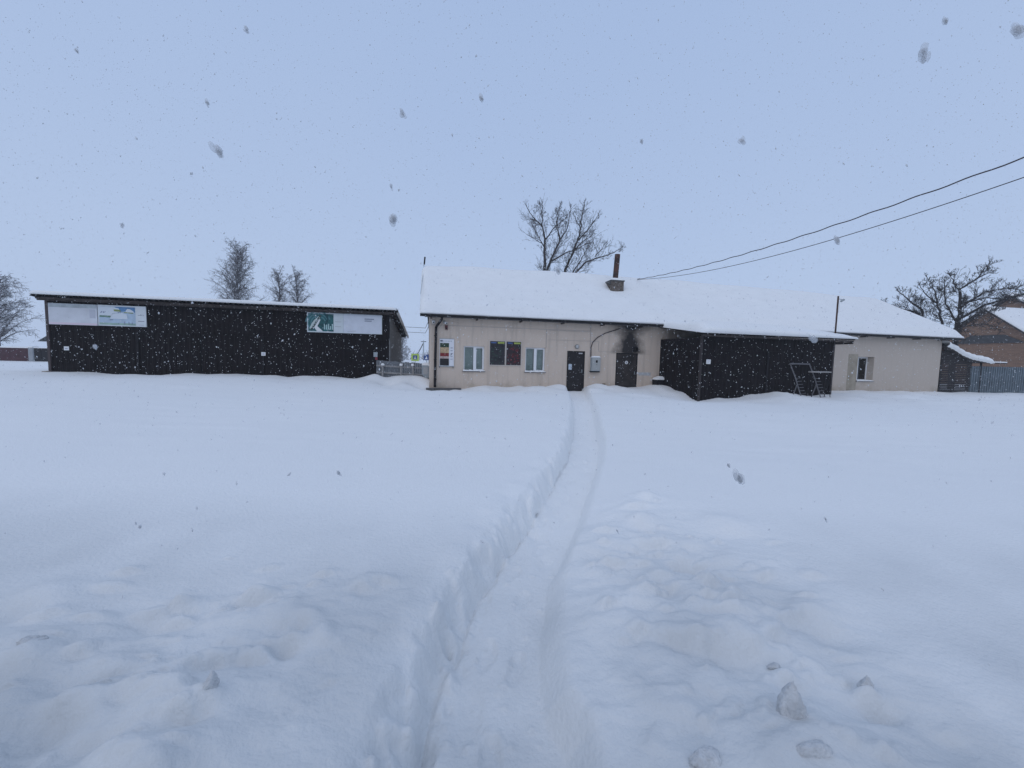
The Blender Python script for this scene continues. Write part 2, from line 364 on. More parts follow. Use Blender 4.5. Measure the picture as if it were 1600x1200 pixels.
while yy < 19:
    c = np.interp(yy, PL[:,1], PL[:,0])*.5 + np.interp(yy, PR[:,1], PR[:,0])*.5 + side*0.10
    ang = math.atan2(.12 if yy < 2.5 else .38, 1.0); fx_, fy_ = GX - c, GY - yy
    a_ = fx_*math.cos(ang) - fy_*math.sin(ang); b_ = fx_*math.sin(ang) + fy_*math.cos(ang)
    a_ = a_ + .03*fbm(GX/.11, GY/.11, 301, 2); b_ = b_ + .05*fbm(GX/.13, GY/.13, 302, 2)
    e = np.abs(a_/0.05)**2.6 + np.abs(b_/0.14)**3
    floor -= rng_.uniform(.006, .026)*np.exp(-e)
    yy += rng_.uniform(.36, .5); side = -side
Z = floor*inpath + base*(1 - inpath)
# clawed, slabby texture of the dug left bank
bk = 4*bl*(1-bl); Z += bk*near*(0.15*fbm(GX/0.16, GY/0.20, 81, 4) + 0.04*vn(GX/0.04, GY/0.06, 83))
crk = pl + wob*0.5 + .012*vn(GX/.09, GY/.09, 95)
Z -= 0.022*np.exp(-((GX - crk)/0.013)**2)*np.exp(-(GY/7)**2)*(.35 + 1.3*np.clip(vn(GX/.6, GY/.45, 97)+.4, 0, 1))
rb = random.Random(17)
for k in range(150):
    cy_ = 1.15*math.exp(rb.random()*1.9); cx_ = float(np.interp(cy_, PL[:,1], PL[:,0])) - rb.uniform(-.05, .17); lr = rb.uniform(.012, .034)*(1+.12*cy_); lh = lr*rb.uniform(-.9, .9)
    wx = np.abs(gx-cx_) < .3; wy = np.abs(gy-cy_) < .3; sub = np.ix_(wy, wx); gx_, gy_ = GX[sub]-cx_, GY[sub]-cy_
    gx_ = gx_ + .6*lr*fbm(GX[sub]/lr, GY[sub]/lr, k+500, 2)
    Z[sub] += lh*np.exp(-(np.abs(gx_/lr)**3 + np.abs(gy_/(lr*rb.uniform(1, 2.2)))**3))
for fx0, fy0, dp_, an_ in ((-.05,1.50,.035,-.05),(.06,1.98,.020,.15),(-.10,2.06,.032,.2),(.10,2.55,.022,.3),(.05,2.9,.018,.35),(.28,3.3,.018,.4),(.35,3.9,.02,.45),(.68,4.5,.02,.4),(.85,5.2,.02,.4),(1.2,6.1,.025,.35)):
    wx = np.abs(gx-fx0) < .4; wy = np.abs(gy-fy0) < .4; sub = np.ix_(wy, wx); u_ = GX[sub]-fx0; v_ = GY[sub]-fy0
    a_ = u_*math.cos(an_)-v_*math.sin(an_); b_ = u_*math.sin(an_)+v_*math.cos(an_)
    a_ = a_ + .012*fbm(GX[sub]/.05, GY[sub]/.05, 401, 2)
    ell = np.sqrt((a_/.048)**2 + (b_/.115)**2); sole = 1 - sst(.6, 1.12, ell + .25*fbm(GX[sub]/.06, GY[sub]/.06, 407, 2))
    Z[sub] -= .7*dp_*sole*(.55 + .45*sst(-.10, .11, b_)) - .002*sole*np.sin(b_*260)*(fy0 < 2.2)
    Z[sub] += .008*np.exp(-((ell-1.18)/.13)**2)*(.5+fbm(GX[sub]/.08, GY[sub]/.08, 403, 2))
for k in range(70):   # crumbs fallen on the path floor
    cy_ = 1.2*math.exp(rb.random()*1.5); cx_ = rb.uniform(float(np.interp(cy_, PL[:,1], PL[:,0])), float(np.interp(cy_, PR[:,1], PR[:,0]))); lr = rb.uniform(.007, .022)
    wx = np.abs(gx-cx_) < .12; wy = np.abs(gy-cy_) < .12; sub = np.ix_(wy, wx)
    Z[sub] += lr*.7*np.exp(-(((GX[sub]-cx_)/lr)**2 + ((GY[sub]-cy_)/lr)**2)**1.5)
Z += 0.05*np.exp(-((pl - GX - .28)/0.12)**2)*fbm(GX/.4, GY/.3, 87, 2)*near
# hollow and heap between shed and house
Z += -0.30*np.exp(-(((GX+5.55)/0.45)**2 + ((GY-17.0)/0.7)**2)) + 0.22*np.exp(-(((GX+6.3)/0.5)**2 + ((GY-17.6)/0.4)**2))
Z += 0.12*np.exp(-(((GX+4.9)/0.35)**2 + ((GY-17.2)/0.6)**2))
# heaps flanking the entrance
Z += 0.14*np.exp(-(((GX-2.15)/0.55)**2 + ((GY-18.35)/0.35)**2)) + 0.16*np.exp(-(((GX-4.25)/0.5)**2 + ((GY-18.7)/0.4)**2)) + .12*np.exp(-(((GX-5.1)/0.5)**2 + ((GY-19.1)/0.35)**2))
nx, ny = len(gx), len(gy)
verts = np.stack([GX, GY, Z], -1).reshape(-1, 3)
ii, jj = np.meshgrid(np.arange(nx-1), np.arange(ny-1)); q0 = (jj*nx + ii).ravel()
faces = np.stack([q0, q0+1, q0+1+nx, q0+nx], -1).astype(np.int32)
me = bpy.data.meshes.new('snow_ground'); me.vertices.add(len(verts)); me.vertices.foreach_set('co', verts.ravel())
me.loops.add(faces.size); me.loops.foreach_set('vertex_index', faces.ravel())
me.polygons.add(len(faces)); me.polygons.foreach_set('loop_start', np.arange(0, faces.size, 4)); me.polygons.foreach_set('loop_total', np.full(len(faces), 4))
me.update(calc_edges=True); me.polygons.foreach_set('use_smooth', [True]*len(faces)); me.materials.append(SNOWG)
ground = bpy.data.objects.new('snow_ground', me); C.objects.link(ground); ground['kind'] = 'structure'
ground['label'] = 'deep snow covering the yard with a trodden path to the door'
def gz(x, y):
    i = min(max(np.searchsorted(gx, x) - 1, 0), nx-2); j = min(max(np.searchsorted(gy, y) - 1, 0), ny-2)
    return float(Z[j, i])

# ------------------------------------------------------------------ roof snow
def snow_blanket(x0, x1, prof, thick, seed, nseg, lip=0.14, end=0.35, wav=0.05, tfun=None, edge=0.25):
    """prof: roof line [(y,z)...] from front eave to back eave; a rounded blanket of snow over it"""
    P = [Vector((0, y, z)) for y, z in prof]; pts = []
    for a, b in zip(P[:-1], P[1:]):
        k = max(2, int((b-a).length / 0.35))
        for t in range(k): pts.append(a.lerp(b, t/k))
    pts.append(P[-1]); n = len(pts); total = sum((b-a).length for a, b in zip(pts[:-1], pts[1:]))
    rows = []; s = [0]
    for a, b in zip(pts[:-1], pts[1:]): s.append(s[-1] + (b-a).length)
    for i in range(nseg + 1):
        # denser near both ends so the edge can round off
        u = i / nseg; x = x0 + (x1-x0)*u
        e = min(x - x0, x1 - x)
        ef = math.sqrt(max(0.0, 1 - (1 - min(1, e/end))**2)); ef = 0.12 + 0.88*ef
        row = []
        xs_ = np.full(n, x); ys_ = np.array([p.y for p in pts])
        nz = fbm(xs_/2.3, ys_/1.8, seed, 3); nf = fbm(xs_/0.45, ys_/0.5, seed+5, 2)
        for j, p in enumerate(pts):
            d = min(s[j], total - s[j]); r = math.sqrt(max(0.0, 1 - (1 - min(1, d/0.40))**2)); r = edge + (1-edge)*r
            t = thick * (tfun(x, p.y) if tfun else 1.0)
            h = t*ef*r + (wav*nz[j]*min(1, .3+d) + 0.016*nf[j])*ef
            row.append((x, p.y, p.z + max(0.02, h)))
        ov = lip * ef * (0.8 + 0.9*float(vn(np.array(x/0.7), np.array(1.5), seed+9)))
        f, b = pts[0], pts[-1]; t0 = row[0][2] - f.z
        front = [(x, f.y + 0.10, f.z + 0.012), (x, f.y - ov*0.55, f.z + 0.005), (x, f.y - ov, f.z + t0*0.5), (x, f.y - ov*0.75, f.z + t0*0.9)]
        t1 = row[-1][2] - b.z
        back = [(x, b.y + ov*0.75, b.z + t1*0.9), (x, b.y + ov, b.z + t1*0.5), (x, b.y + ov*0.55, b.z + 0.005), (x, b.y - 0.10, b.z + 0.012)]
        rows.append(front + row + back)
    mb = MB().grid(rows); m = len(rows[0])
    for r_ in (0, len(rows)-1):        # close the ends down to the roof sheet
        x = rows[r_][0][0]; o = len(mb.v); mb.v += [(x, p.y, p.z + .008) for p in pts]
        for k in range(n-1): mb.f.append((o+k, o+k+1, r_*m + 4 + k + 1, r_*m + 4 + k))
    return mb

# ------------------------------------------------------------------ house
house = thing('shop_building', 'long low beige rendered building under a thick snow-covered gable roof', 'building', HP, TH)
X0, X1, DEP, EZ = -7.26, 24.75, 10.0, 3.46
WIN = [(-5.68, -4.70, 1.00, 2.17), (-2.68, -1.68, 1.00, 2.19)]
RW = (18.02, 19.28, 0.75, 2.22)
DOOR1 = (-0.53, 0.42, -0.30, 2.08); DOOR2 = (2.13, 3.36, -0.30, 2.05)
wall = wall_holes(X0, X1, -0.4, EZ, [(*w, 0.14) for w in WIN] + [(*RW, 0.42), (*DOOR1, 0.10), (*DOOR2, 0.08)], 0.12)
wall.build('front_wall', STUCCO, house)
RIDGE = 6.62; OV = 0.42; sl = (RIDGE - 3.52) / (DEP/2 + OV)
for x in (X0, X1):
    MB().add([(x,0,-.4),(x,DEP,-.4),(x,DEP,EZ+.2),(x,DEP/2,RIDGE-.12),(x,0,EZ+.2)], [(0,1,2,3,4)]).build('gable_wall', STUCCO, house)
B(X0, X1, DEP-.01, DEP+.12, -.4, EZ).build('back_wall', STUCCO, house)
XR0, XR1 = X0 - 0.42, X1 + 1.10
roof = MB()
for sgn in (0, 1):
    ys = (-OV, DEP/2) if sgn == 0 else (DEP + OV, DEP/2)
    a, b = (XR0, XR1)
    z0, z1 = 3.52, RIDGE
    roof.add([(a,ys[0],z0-.06),(b,ys[0],z0-.06),(b,ys[1],z1-.06),(a,ys[1],z1-.06),(a,ys[0],z0),(b,ys[0],z0),(b,ys[1],z1),(a,ys[1],z1)],
             [(0,1,2,3),(4,5,6,7),(0,1,5,4),(1,2,6,5),(3,0,4,7)])
def trim(mb):
    mb.v = [(max(x, XR0 - .03 + .42*(y - DEP/2)/(DEP/2)) if (y > DEP/2 and x < X0 + .5) else x, y, z) for x, y, z in mb.v]; return mb
ro = trim(roof).build('roof', DARKER, house)
B(XR0, XR1, -OV-.10, -OV+.02, 3.43, 3.53).build('gutter', DARKER, ro)
B(XR0+.2, XR1, -OV+.03, -.02, 3.44, 3.455).build('soffit', GREYWOOD, ro)
for k in range(16):
    xx = XR0 + 0.45 + k*2.1; B(xx, xx+.06, -OV, -.02, 3.37, 3.437).build('rafter_end', OLDWOOD, ro)
rid = lambda x, y: 1.0 - .4*math.exp(-(((x-3.4)/.75)**2 + ((y-2.95)/.6)**2)) + .35*math.exp(-(((x-3.5)/.8)**2 + ((y-4.1)/.5)**2)) + 0.55*math.exp(-((y - DEP/2)/1.6)**2)*math.sin(max(0, min(1, (x-XR0)/30))*math.pi)**.7
trim(snow_blanket(XR0-.02, XR1+.02, [(-OV,3.54),(0.5,3.54+.92*sl),(DEP/2-.5,RIDGE-.5*sl+.03),(DEP/2,RIDGE-.10),(DEP/2+.5,RIDGE-.5*sl+.03),(DEP+OV,3.54)], 0.36, 101, 260, lip=0.10, wav=0.07, tfun=rid, edge=.4)).build('roof_snow', SNOW, ro, True)

# openings
def window(w, dep, fr=0.055, mull=0.5, blind=True, blinds_dark=False, left_w=None):
    a, b, c, d = w; y = dep - 0.06
    m = MB(); m.box(a, b, y, y+.06, c, c+fr).box(a, b, y, y+.06, d-fr, d).box(a, a+fr, y, y+.06, c+fr, d-fr).box(b-fr, b, y, y+.06, c+fr, d-fr)
    xm = a + (b-a)*mull
    wd = m.build('window', WHITE, house)
    B(xm-.055, xm+.055, y-.012, y+.05, c+fr, d-fr).build('mullion', WHITE, wd)
    for p, q in ((a+fr, xm-.055), (xm+.055, b-fr)):
        B(p, q, y+.030, y+.036, c+fr, d-fr).build('pane', GLASS, wd)
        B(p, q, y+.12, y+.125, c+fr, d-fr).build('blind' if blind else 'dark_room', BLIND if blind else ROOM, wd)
        if p > xm:  # opening sash stands slightly proud
            s_ = MB(); s_.box(p, q, y-.008, y+.028, c+fr, c+fr+.035).box(p, q, y-.008, y+.028, d-fr-.035, d-fr).box(p, p+.03, y-.008, y+.028, c+fr+.035, d-fr-.035).box(q-.03, q, y-.008, y+.028, c+fr+.035, d-fr-.035)
            s_.build('sash', WHITE, wd)
    B(a-.05, b+.05, -.07, dep-.062, c-.035, c-.003).build('sill', mat('sill_metal', (.12,.11,.11), .5), wd)
    g = MB(); P = []
    for i in range(15):
        x = a - .03 + (b-a+.06)*i/14; hh = .035 + .03*math.sin(i*1.7)*.5 + .02*random.Random(i).random()
        P.append([(x,-.06,c-.003),(x,-.065,c+hh*.6),(x,-.03,c+hh),(x,(dep-.07)*.6,c+hh*1.15),(x,dep-.064,c+hh*1.3)])
    g.grid(P); g.build('sill_snow', SNOW, wd, True)
    return wd
BLIND = mat('grey_green_blind', (0.52, 0.57, 0.54), 0.8, var=0.06, vscale=2)
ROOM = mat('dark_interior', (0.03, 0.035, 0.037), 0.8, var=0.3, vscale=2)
window(WIN[0], 0.14, mull=0.53); window(WIN[1], 0.14, mull=0.50); window(RW, 0.42, mull=0.36, blind=False)

DOORM = mat('dark_door_leather', (0.014, 0.011, 0.012), 0.5, var=0.4, vscale=5, bump=0.3, bscale=12)
a, b, c, d = DOOR1
d1 = B(a+.05, b-.05, .04, .09, c, d-.05).build('entrance_door', DOORM, house)
m = MB(); m.box(a, a+.05, .015, .095, c, d).box(b-.05, b, .015, .095, c, d).box(a+.05, b-.05, .015, .095, d-.05, d); m.build('door_frame', DARKER, d1)
for k in range(5):
    z = .12 + k*.38
    if z+.33 < d: B(a+.13, b-.13, .030, .04, z, z+.33).build('door_panel', DOORM, d1)
MB().tube([(b-.15,-.02,1.0),(b-.15,-.02,1.16)], .014).tube([(b-.15,-.02,1.02),(b-.15,.04,1.02)], .01).tube([(b-.15,-.02,1.14),(b-.15,.04,1.14)], .01).build('handle', GREYM, d1)
B(a+.10, a+.27, .022, .031, 1.14, 1.42).build('notice', mat('pale_notice', (.45,.52,.6), .6, var=.4, vscale=25), d1)
B(a+.62, a+.82, .03, .041, 1.93, 1.99).build('notice', WHITE, d1)
a, b, c, d = DOOR2
d2 = B(a+.05, b-.05, .03, .075, c, d-.05).build('sooty_door', mat('sooty_steel', (.030,.024,.022), .6, var=.5, vscale=2.5), house)
d2['label'] = 'dark brown steel door under the soot stain'
m = MB(); m.box(a, a+.05, .0, .08, c, d).box(b-.05, b, .0, .08, c, d).box(a+.05, b-.05, .0, .08, d-.05, d); m.build('door_frame', DARKER, d2)
m = MB(); n = 20; m.prism([(2.74+.085*math.cos(2*math.pi*k/n), 1.56+.085*math.sin(2*math.pi*k/n)) for k in range(n)], .018, .029); rs = m.build('round_notice', WHITE, d2)
m = MB(); m.prism([(2.74+.045*math.cos(2*math.pi*k/n), 1.56+.055*math.sin(2*math.pi*k/n)) for k in range(n)], .012, .0178); m.build('print', mat('grey_print', (.35,.35,.36), .6), rs)
MB().tube([(b-.16,-.02,.95),(b-.16,-.02,1.1)], .013).tube([(b-.16,-.02,.96),(b-.16,.03,.96)], .01).build('handle', GREYM, d2)

# render joints, trunking and pipes on the facade
SEAM = mat('joint_cover', (.40,.36,.33), .8)
for q in ((-7.2,.66,3.085,3.105),(-1.55,.62,3.045,3.058),(-1.55,1.15,2.585,2.600),(1.15,2.13,2.075,2.088)): B(q[0],q[1],-.012,-.001,q[2],q[3]).build('joint_cover', SEAM, house)
for q in ((-1.66,-1.635,2.2,3.08),(.66,.69,1.80,3.44),(1.13,1.15,2.10,2.58)): B(q[0],q[1],-.018,-.001,q[2],q[3]).build('joint_cover', SEAM, house)
dp = MB().tube([(-6.72,-.47,3.42),(-6.72,-.47,3.34),(-6.80,-.36,3.22),(-6.93,-.14,3.06),(-6.97,-.10,2.98),(-6.99,-.10,1.5),(-7.0,-.10,.35),(-7.0,-.17,.26)], .058, 8).build('downpipe', DARKER, house, True)
for z in (2.6, 1.5, .6): MB().tube([(-6.99,-.10,z-.02),(-6.99,-.10,z+.02)], .070, 8).build('clamp', DARKER, dp)
hc = MB().tube([(.73,-.03,1.80),(.72,-.03,2.3),(.80,-.04,2.55),(1.05,-.05,2.80),(1.45,-.05,3.02),(1.95,-.06,3.18),(2.3,-.10,3.30)], .022, 6).build('supply_cable', CABLE, house, True)
# plinth at the left corner
pn = MB().box(X0-.14, -5.8, -.36, -.003, -.3, .19).build('plinth_slab', CONCRETE, house)
# chimney
ch = MB(); CXc, CYc = 3.52, 3.2
chz = 3.54 + (CYc+OV)*sl
chb = MB().box(CXc-.40, CXc+.40, CYc-.34, CYc+.34, chz-.3, chz+.68).build('chimney', mat('chimney_brick', (.12,.10,.085), .9, var=.5, vscale=9, bump=.5), ro)
MB().box(CXc-.44, CXc+.44, CYc-.38, CYc+.38, chz+.681, chz+.74).prism([(CXc-.62,chz+.58),(CXc-.401,chz+.48),(CXc-.401,chz+.66),(CXc-.58,chz+.66)], CYc-.3, CYc-.05).build('chimney_cap', CONCRETE, chb)
P = []
for i in range(9):
    r = []
    for j in range(9):
        u, v = i/8*2-1, j/8*2-1; h = .16*max(0, (1-u**6)*(1-v**6))
        r.append((CXc+.45*u, CYc+.39*v, chz+.735+h))
    P.append(r)
MB().grid(P).build('cap_snow', SNOW, chb, True)
MB().tube([(CXc+.0,CYc,chz+.72),(CXc+.05,CYc,chz+1.5),(CXc+.09,CYc,chz+2.30)], .165, 8).build('flue_pipe', RUST, chb)
# post carrying the right-hand overhang
B(X1+.30, X1+.40, .10, .20, 0, 3.75).build('overhang_post', RUST, house)
# low vent and grey repair patch
B(1.42, 1.58, -.03, -.001, .28, .46).build('vent', mat('vent_rust', (.14,.10,.06), .8), house)
B(3.44, 4.15, -.006, -.001, .90, 1.06).build('repair_patch', mat('cement_patch', (.42,.43,.44), .9), house)
B(17.28, 18.0, -.008, -.001, -.1, 2.36).build('repair_patch', mat('bare_render', (.33,.29,.23), .95, var=.18, vscale=3, bump=.4), house)
# flue box and little window over the sooty door
m = MB(); m.box(3.05,3.29,-.10,-.001,2.15,2.18).box(3.05,3.29,-.10,-.001,2.33,2.36).box(3.05,3.08,-.10,-.001,2.18,2.33).box(3.26,3.29,-.10,-.001,2.18,2.33); m.build('flue_box', DARKER, house)

def hloc(x, y, z): return HP + DX*x - DN*y + Vector((0, 0, z))
# things fixed to the facade
PANEL = mat('sign_white', (.70,.71,.74), .5, var=.06)
sg = thing('shop_sign', 'narrow white sign with striped food picture beside the black downpipe', 'sign', hloc(-6.80, -.01, 1.22), TH)
MB().box(0, .66, -.05, 0, 0, 1.24).build('panel', PANEL, sg)
y_ = -.056
for z0, z1, col in ((.74,1.06,(.03,.055,.03)),(.58,.86,(.45,.33,.20)),(.42,.60,(.19,.02,.02)),(.33,.45,(.42,.33,.30)),(.02,.34,(.018,.016,.018))):
    MB().prism([(.02,z0),(.43,z0),(.43,z1),(.02,z1)], y_, -.051 if y_ > -.0561 else y_+.004).build('picture_band', mat('sign_band_%d' % int(z0*100), col, .5, var=.35, vscale=14), sg); y_ -= .003
tx = MB(); rr = random.Random(3)
for k in range(5): tx.box(.50, .60, -.055, -.051, .30+k*.13, .30+k*.13+rr.uniform(.02,.06))
for k in range(6): tx.box(.16+k*.07, .16+k*.07+.045, -.055, -.051, 1.13, 1.17)
tx.stuff('lettering', mat('sign_grey_print', (.38,.40,.46), .6), sg)
MB().prism([(.49,.50),(.53,.50),(.60,.60),(.57,.61)], -.058, -.0555).build('mark', mat('sign_dark_print', (.12,.13,.17), .6), sg)
MB().box(.03,.14,-.058,-.051,1.12,1.19).build('mark', mat('sign_dark_print', (.12,.13,.17), .6), sg)
B(-.015,.675,-.055,0,-.03,-.002).build('frame_rail', GREYM, sg); B(-.015,.675,-.055,0,1.242,1.265).build('frame_rail', GREYM, sg)
B(.62,.64,-.04,0,-.1,-.031).build('bracket', DARKER, sg); B(.0,.02,-.04,0,-.09,-.031).build('bracket', DARKER, sg)

def poster(x0, x1, label, low, seed):
    p = thing('window_poster', label, 'poster', hloc(x0, -.005, 1.31), TH, 'dark posters in the shop front')
    w, h = x1-x0, 1.13
    B(0, w, -.03, 0, 0, h).build('panel', mat('poster_dark_%d' % seed, low, .35, var=.55, vscale=5, vcol=(.012,.012,.014)), p)
    MB().box(-.03,-.001,-.036,0,-.03,h+.03).box(w+.001,w+.03,-.036,0,-.03,h+.03).box(0,w,-.036,0,-.03,-.001).box(0,w,-.036,0,h+.001,h+.03).build('frame', PALEWOOD_P, p)
    MB().box(w*.52, w*.95, -.034, -.031, h-.11, h-.03).build('yellow_strip', mat('poster_yellow', (.30,.36,.08), .5, var=.3, vscale=12), p)
    MB().box(w*.08, w*.42, -.034, -.031, h-.10, h-.04).build('blue_mark', mat('poster_blue', (.06,.11,.26), .5, var=.4, vscale=20), p)
    rr = random.Random(seed); g = MB()
    for k in range(26):
        x = rr.uniform(.04, w-.16); z = rr.uniform(.05, h-.28); g.box(x, x+rr.uniform(.04,.12), -.0335, -.031, z, z+rr.uniform(.02,.09))
    g.stuff('picture', mat('poster_detail_%d' % seed, (.12,.02,.025) if seed == 2 else (.03,.05,.042), .4, var=.5, vscale=9), p)
    return p
PALEWOOD_P = mat('cream_trim', (.55,.50,.45), .6)
poster(-4.44, -3.71, 'dark poster with yellow top corner, nearer the downpipe of the two', (.035,.032,.036), 1)
poster(-3.64, -2.92, 'dark poster with reddish lower half, nearer the entrance of the two', (.045,.022,.024), 2)

mbx = thing('meter_box', 'grey electricity meter cabinet with snow on top right of the entrance', 'meter box', hloc(.72, -.005, 1.10), TH)
B(0, .46, -.20, 0, 0, .68).build('cabinet', GREYM, mbx)
B(.02, .44, -.215, -.201, .03, .65).build('cabinet_door', mat('meter_grey', (.36,.37,.36), .45), mbx)
B(.20, .30, -.222, -.216, .42, .54).build('meter_window', DARKER, mbx)
MB().prism([(.20,.30),(.30,.30),(.25,.38)], -.220, -.2155).build('warning_mark', mat('warn_grey', (.25,.27,.24), .6), mbx)
B(-.03, .44, -.2, 0, -.07, -.003).build('lower_tray', DARKER, mbx)
MB().add([(0,-.21,.682),(.46,-.21,.682),(.46,0,.682),(0,0,.682),(.04,-.17,.75),(.42,-.17,.75),(.42,-.02,.76),(.04,-.02,.76)], [(4,5,6,7),(0,1,5,4),(1,2,6,5),(2,3,7,6),(3,0,4,7)]).build('snow_cap', SNOW, mbx)
lm = thing('wall_lamp', 'round unlit bulkhead lamp above the entrance door', 'lamp', hloc(-.04, -.005, 2.30), TH)
n = 18
MB().prism([(.115*math.cos(2*math.pi*k/n), .115*math.sin(2*math.pi*k/n)) for k in range(n)], -.05, 0).build('base_ring', mat('lamp_grey', (.25,.25,.25), .5), lm)
MB().prism([(.085*math.cos(2*math.pi*k/n), .085*math.sin(2*math.pi*k/n)) for k in range(n)], -.10, -.0505).build('glass_cover', mat('lamp_glass', (.48,.49,.48), .25), lm, True)
for i, (x, lab) in enumerate(((-7.08, 'small dome security camera at the corner, left of the downpipe bend'), (-6.60, 'small bullet security camera under the eave, right of the downpipe bend'))):
    k = thing('security_camera', lab, 'camera', hloc(x, -.005, 3.22), TH, 'security cameras on the shop corner')
    B(-.05, .05, -.05, 0, -.05, .08).build('mount', GREYM, k)
    MB().tube([(0,-.05,.02),(.03,-.14,0)], .02).build('arm', GREYM, k)
    MB().tube([(0,-.12,.01),(.10,-.30,-.05)] if i else [(0,-.12,0),(.0,-.2,-.02),(.0,-.23,-.03)], .055 if i else [.07,.07,.03], 10).build('body', WHITE, k, True)
    MB().tube([(.10,-.302,-.05),(.104,-.309,-.0525)] if i else [(0,-.231,-.03),(0,-.24,-.032)], .035, 10).build('lens', DARKER, k)
al = thing('alarm_siren', 'small dark red alarm box under the eave above the shop sign', 'alarm', hloc(-6.56, -.005, 2.90), TH)
B(0, .12, -.08, 0, 0, .20).build('housing', mat('siren_red', (.10,.025,.028), .4), al); B(.02, .10, -.086, -.081, .03, .09).build('lens', DARKER, al)
gb = thing('gas_box', 'small grey box with snow cap on the end wall at the corner', 'box', hloc(-7.60, .9, .65), TH)
MB().prism([(0,.1),(.17,-.05),(.33,-.05),(.33,.55),(0,.55)], 0, .3).build('housing', GREYM, gb)
MB().box(.06,.27,-.012,-.001,.12,.46).build('door', mat('box_pale', (.4,.4,.4), .5), gb)
MB().add([(-.02,-.02,.552),(.33,-.02,.552),(.33,.3,.552),(-.02,.3,.552),(.02,.03,.66),(.32,.03,.70),(.32,.26,.70),(.02,.26,.66)], [(4,5,6,7),(0,1,5,4),(1,2,6,5),(2,3,7,6),(3,0,4,7)]).build('snow_cap', SNOW, gb)
an = thing('roof_aerial', 'thin leaning aerial rod at the left end of the snowy roof', 'aerial', hloc(XR0+.1, DEP/2-.2, RIDGE-.15), TH)
MB().tube([(-.10,-4.2,-1.9),(0,0,.2),(.03,.1,.75)], .014, 5).build('rod', GREYM, an); MB().tube([(.015,.05,.42),(.05,.12,.85)], .045, 6).build('tip', DARKER, an)

# ------------------------------------------------------------------ garage annex
RIBM = DARK
def rib_sheet(w, h, pitch=0.20, dep=0.02, z0=0.0):
    """upright trapezoid-profiled sheet, front towards -y"""
    mb = MB(); pr_ = []; x = 0.0
    while x < w - 1e-6:
        for dx, dy in ((0, 0), (pitch*.45, 0), (pitch*.55, -dep), (pitch*.9, -dep)):
            if x + dx < w: pr_.append((x+dx, dy))
        x += pitch
    pr_.append((w, 0))
    return mb.grid([[(px, py, z0) for px, py in pr_], [(px, py, z0+h) for px, py in pr_]])
annex = thing('garage_annex', 'dark profiled-sheet garage jutting from the beige building, snow on roof', 'garage', AP, TH)
AW, ADP, AH = 7.45, 3.1, 2.86
FRZ = lambda y: 2.93 + (y + .35) * (3.43-2.93)/(ADP+.35)
rib_sheet(ADP, AH+.45, z0=-.5).build('side_wall', RIBM, annex, loc=(0, ADP, 0), rz=-math.pi/2)
rib_sheet(ADP, AH+.45, z0=-.5).build('side_wall', RIBM, annex, loc=(AW, 0, 0), rz=math.pi/2)
rib_sheet(AW, .62, z0=AH-.60).build('front_wall', RIBM, annex)
for x0, x1 in ((.05, 1.83), (1.86, 3.57), (3.66, 5.50), (5.53, 7.40)):
    g = rib_sheet(x1-x0, AH-.62+.5, z0=-.5).build('gate_leaf', RIBM, annex, loc=(x0, .01, 0))
    B(0, x1-x0, .002, .04, AH-.68, AH-.621).build('gate_rail', DARKER, g)
    if x0 in (1.86, 5.53): MB().tube([(.10,-.06,1.0),(.10,-.06,1.25)], .015).build('gate_handle', DARKER, g)
B(3.575, 3.655, -.045, .06, -.5, AH-.6).build('gate_post', DARKER, annex)
for x in (-.03, AW-.05): B(x, x+.08, -.05, .05, -.5, AH+.02).build('corner_trim', mat('trim_brown', (.035,.028,.028), .5), annex)
B(.06, AW-.06, .06, .08, -.5, AH-.05).build('gap_backing', DARKER, annex)  # added dark sheet, keeps the gate gaps from showing light
m = MB(); P0 = []; P1 = []; x = -.18
while x <= AW+.92:
    zz = .028*math.sin(x/.18*2*math.pi); P0.append((x, -.35, FRZ(-.35)+zz)); P1.append((x, ADP, FRZ(ADP)+zz)); x += .03
ar = m.grid([P0, P1]).build('roof', DARKER, annex)
B(-.15, AW+.85, -.28, -.22, 2.82, 2.895).build('eave_board', OLDWOOD, ar)
for x in (.1, 1.6, 3.1, 4.6, 6.1, 7.6, 8.2): B(x, x+.06, -.30, ADP, 2.72, 2.82).build('rafter', OLDWOOD, ar) if x > 7.45 else None
atf = lambda x, y: (1.0 - .55*max(0, min(1, (x-4.6)/3.4)))*(1.18 if y < 1 else 1.0 + .12*max(0, min(1,(x-1)/3)))
snow_blanket(-.24, AW+.97, [(-.37,FRZ(-.37)+.03),(1.2,FRZ(1.2)+.03),(ADP-.02,FRZ(ADP)+.03)], .40, 131, 110, lip=.13, end=.5, wav=.05, tfun=atf, edge=.55).build('roof_snow', SNOW, ar, True)
def aloc(x, y, z): return AP + DX*x - DN*y + Vector((0, 0, z))
ms = thing('camera_mast', 'thin rusty mast with a small camera rising from the garage roof', 'mast', aloc(7.42, -.05, 2.9), TH)
MB().tube([(0,0,0),(.0,0,2.12)], .038, 6).build('pole', RUST, ms)
MB().tube([(.03,-.02,1.98),(.14,-.08,1.95)], .016).build('arm', GREYM, ms); MB().tube([(.10,-.06,1.86),(.22,-.12,1.95)], .05, 8).build('camera_body', GREYM, ms)
MB().tube([(.02,-.03,1.9),(.05,-.05,1.6),(.02,-.03,1.3)], .008, 4).build('lead', WHITE, ms)
ns = thing('notice_plate', 'small square white notice on the dark garage side by its corner', 'notice', aloc(.28, -.035, 1.60), TH)
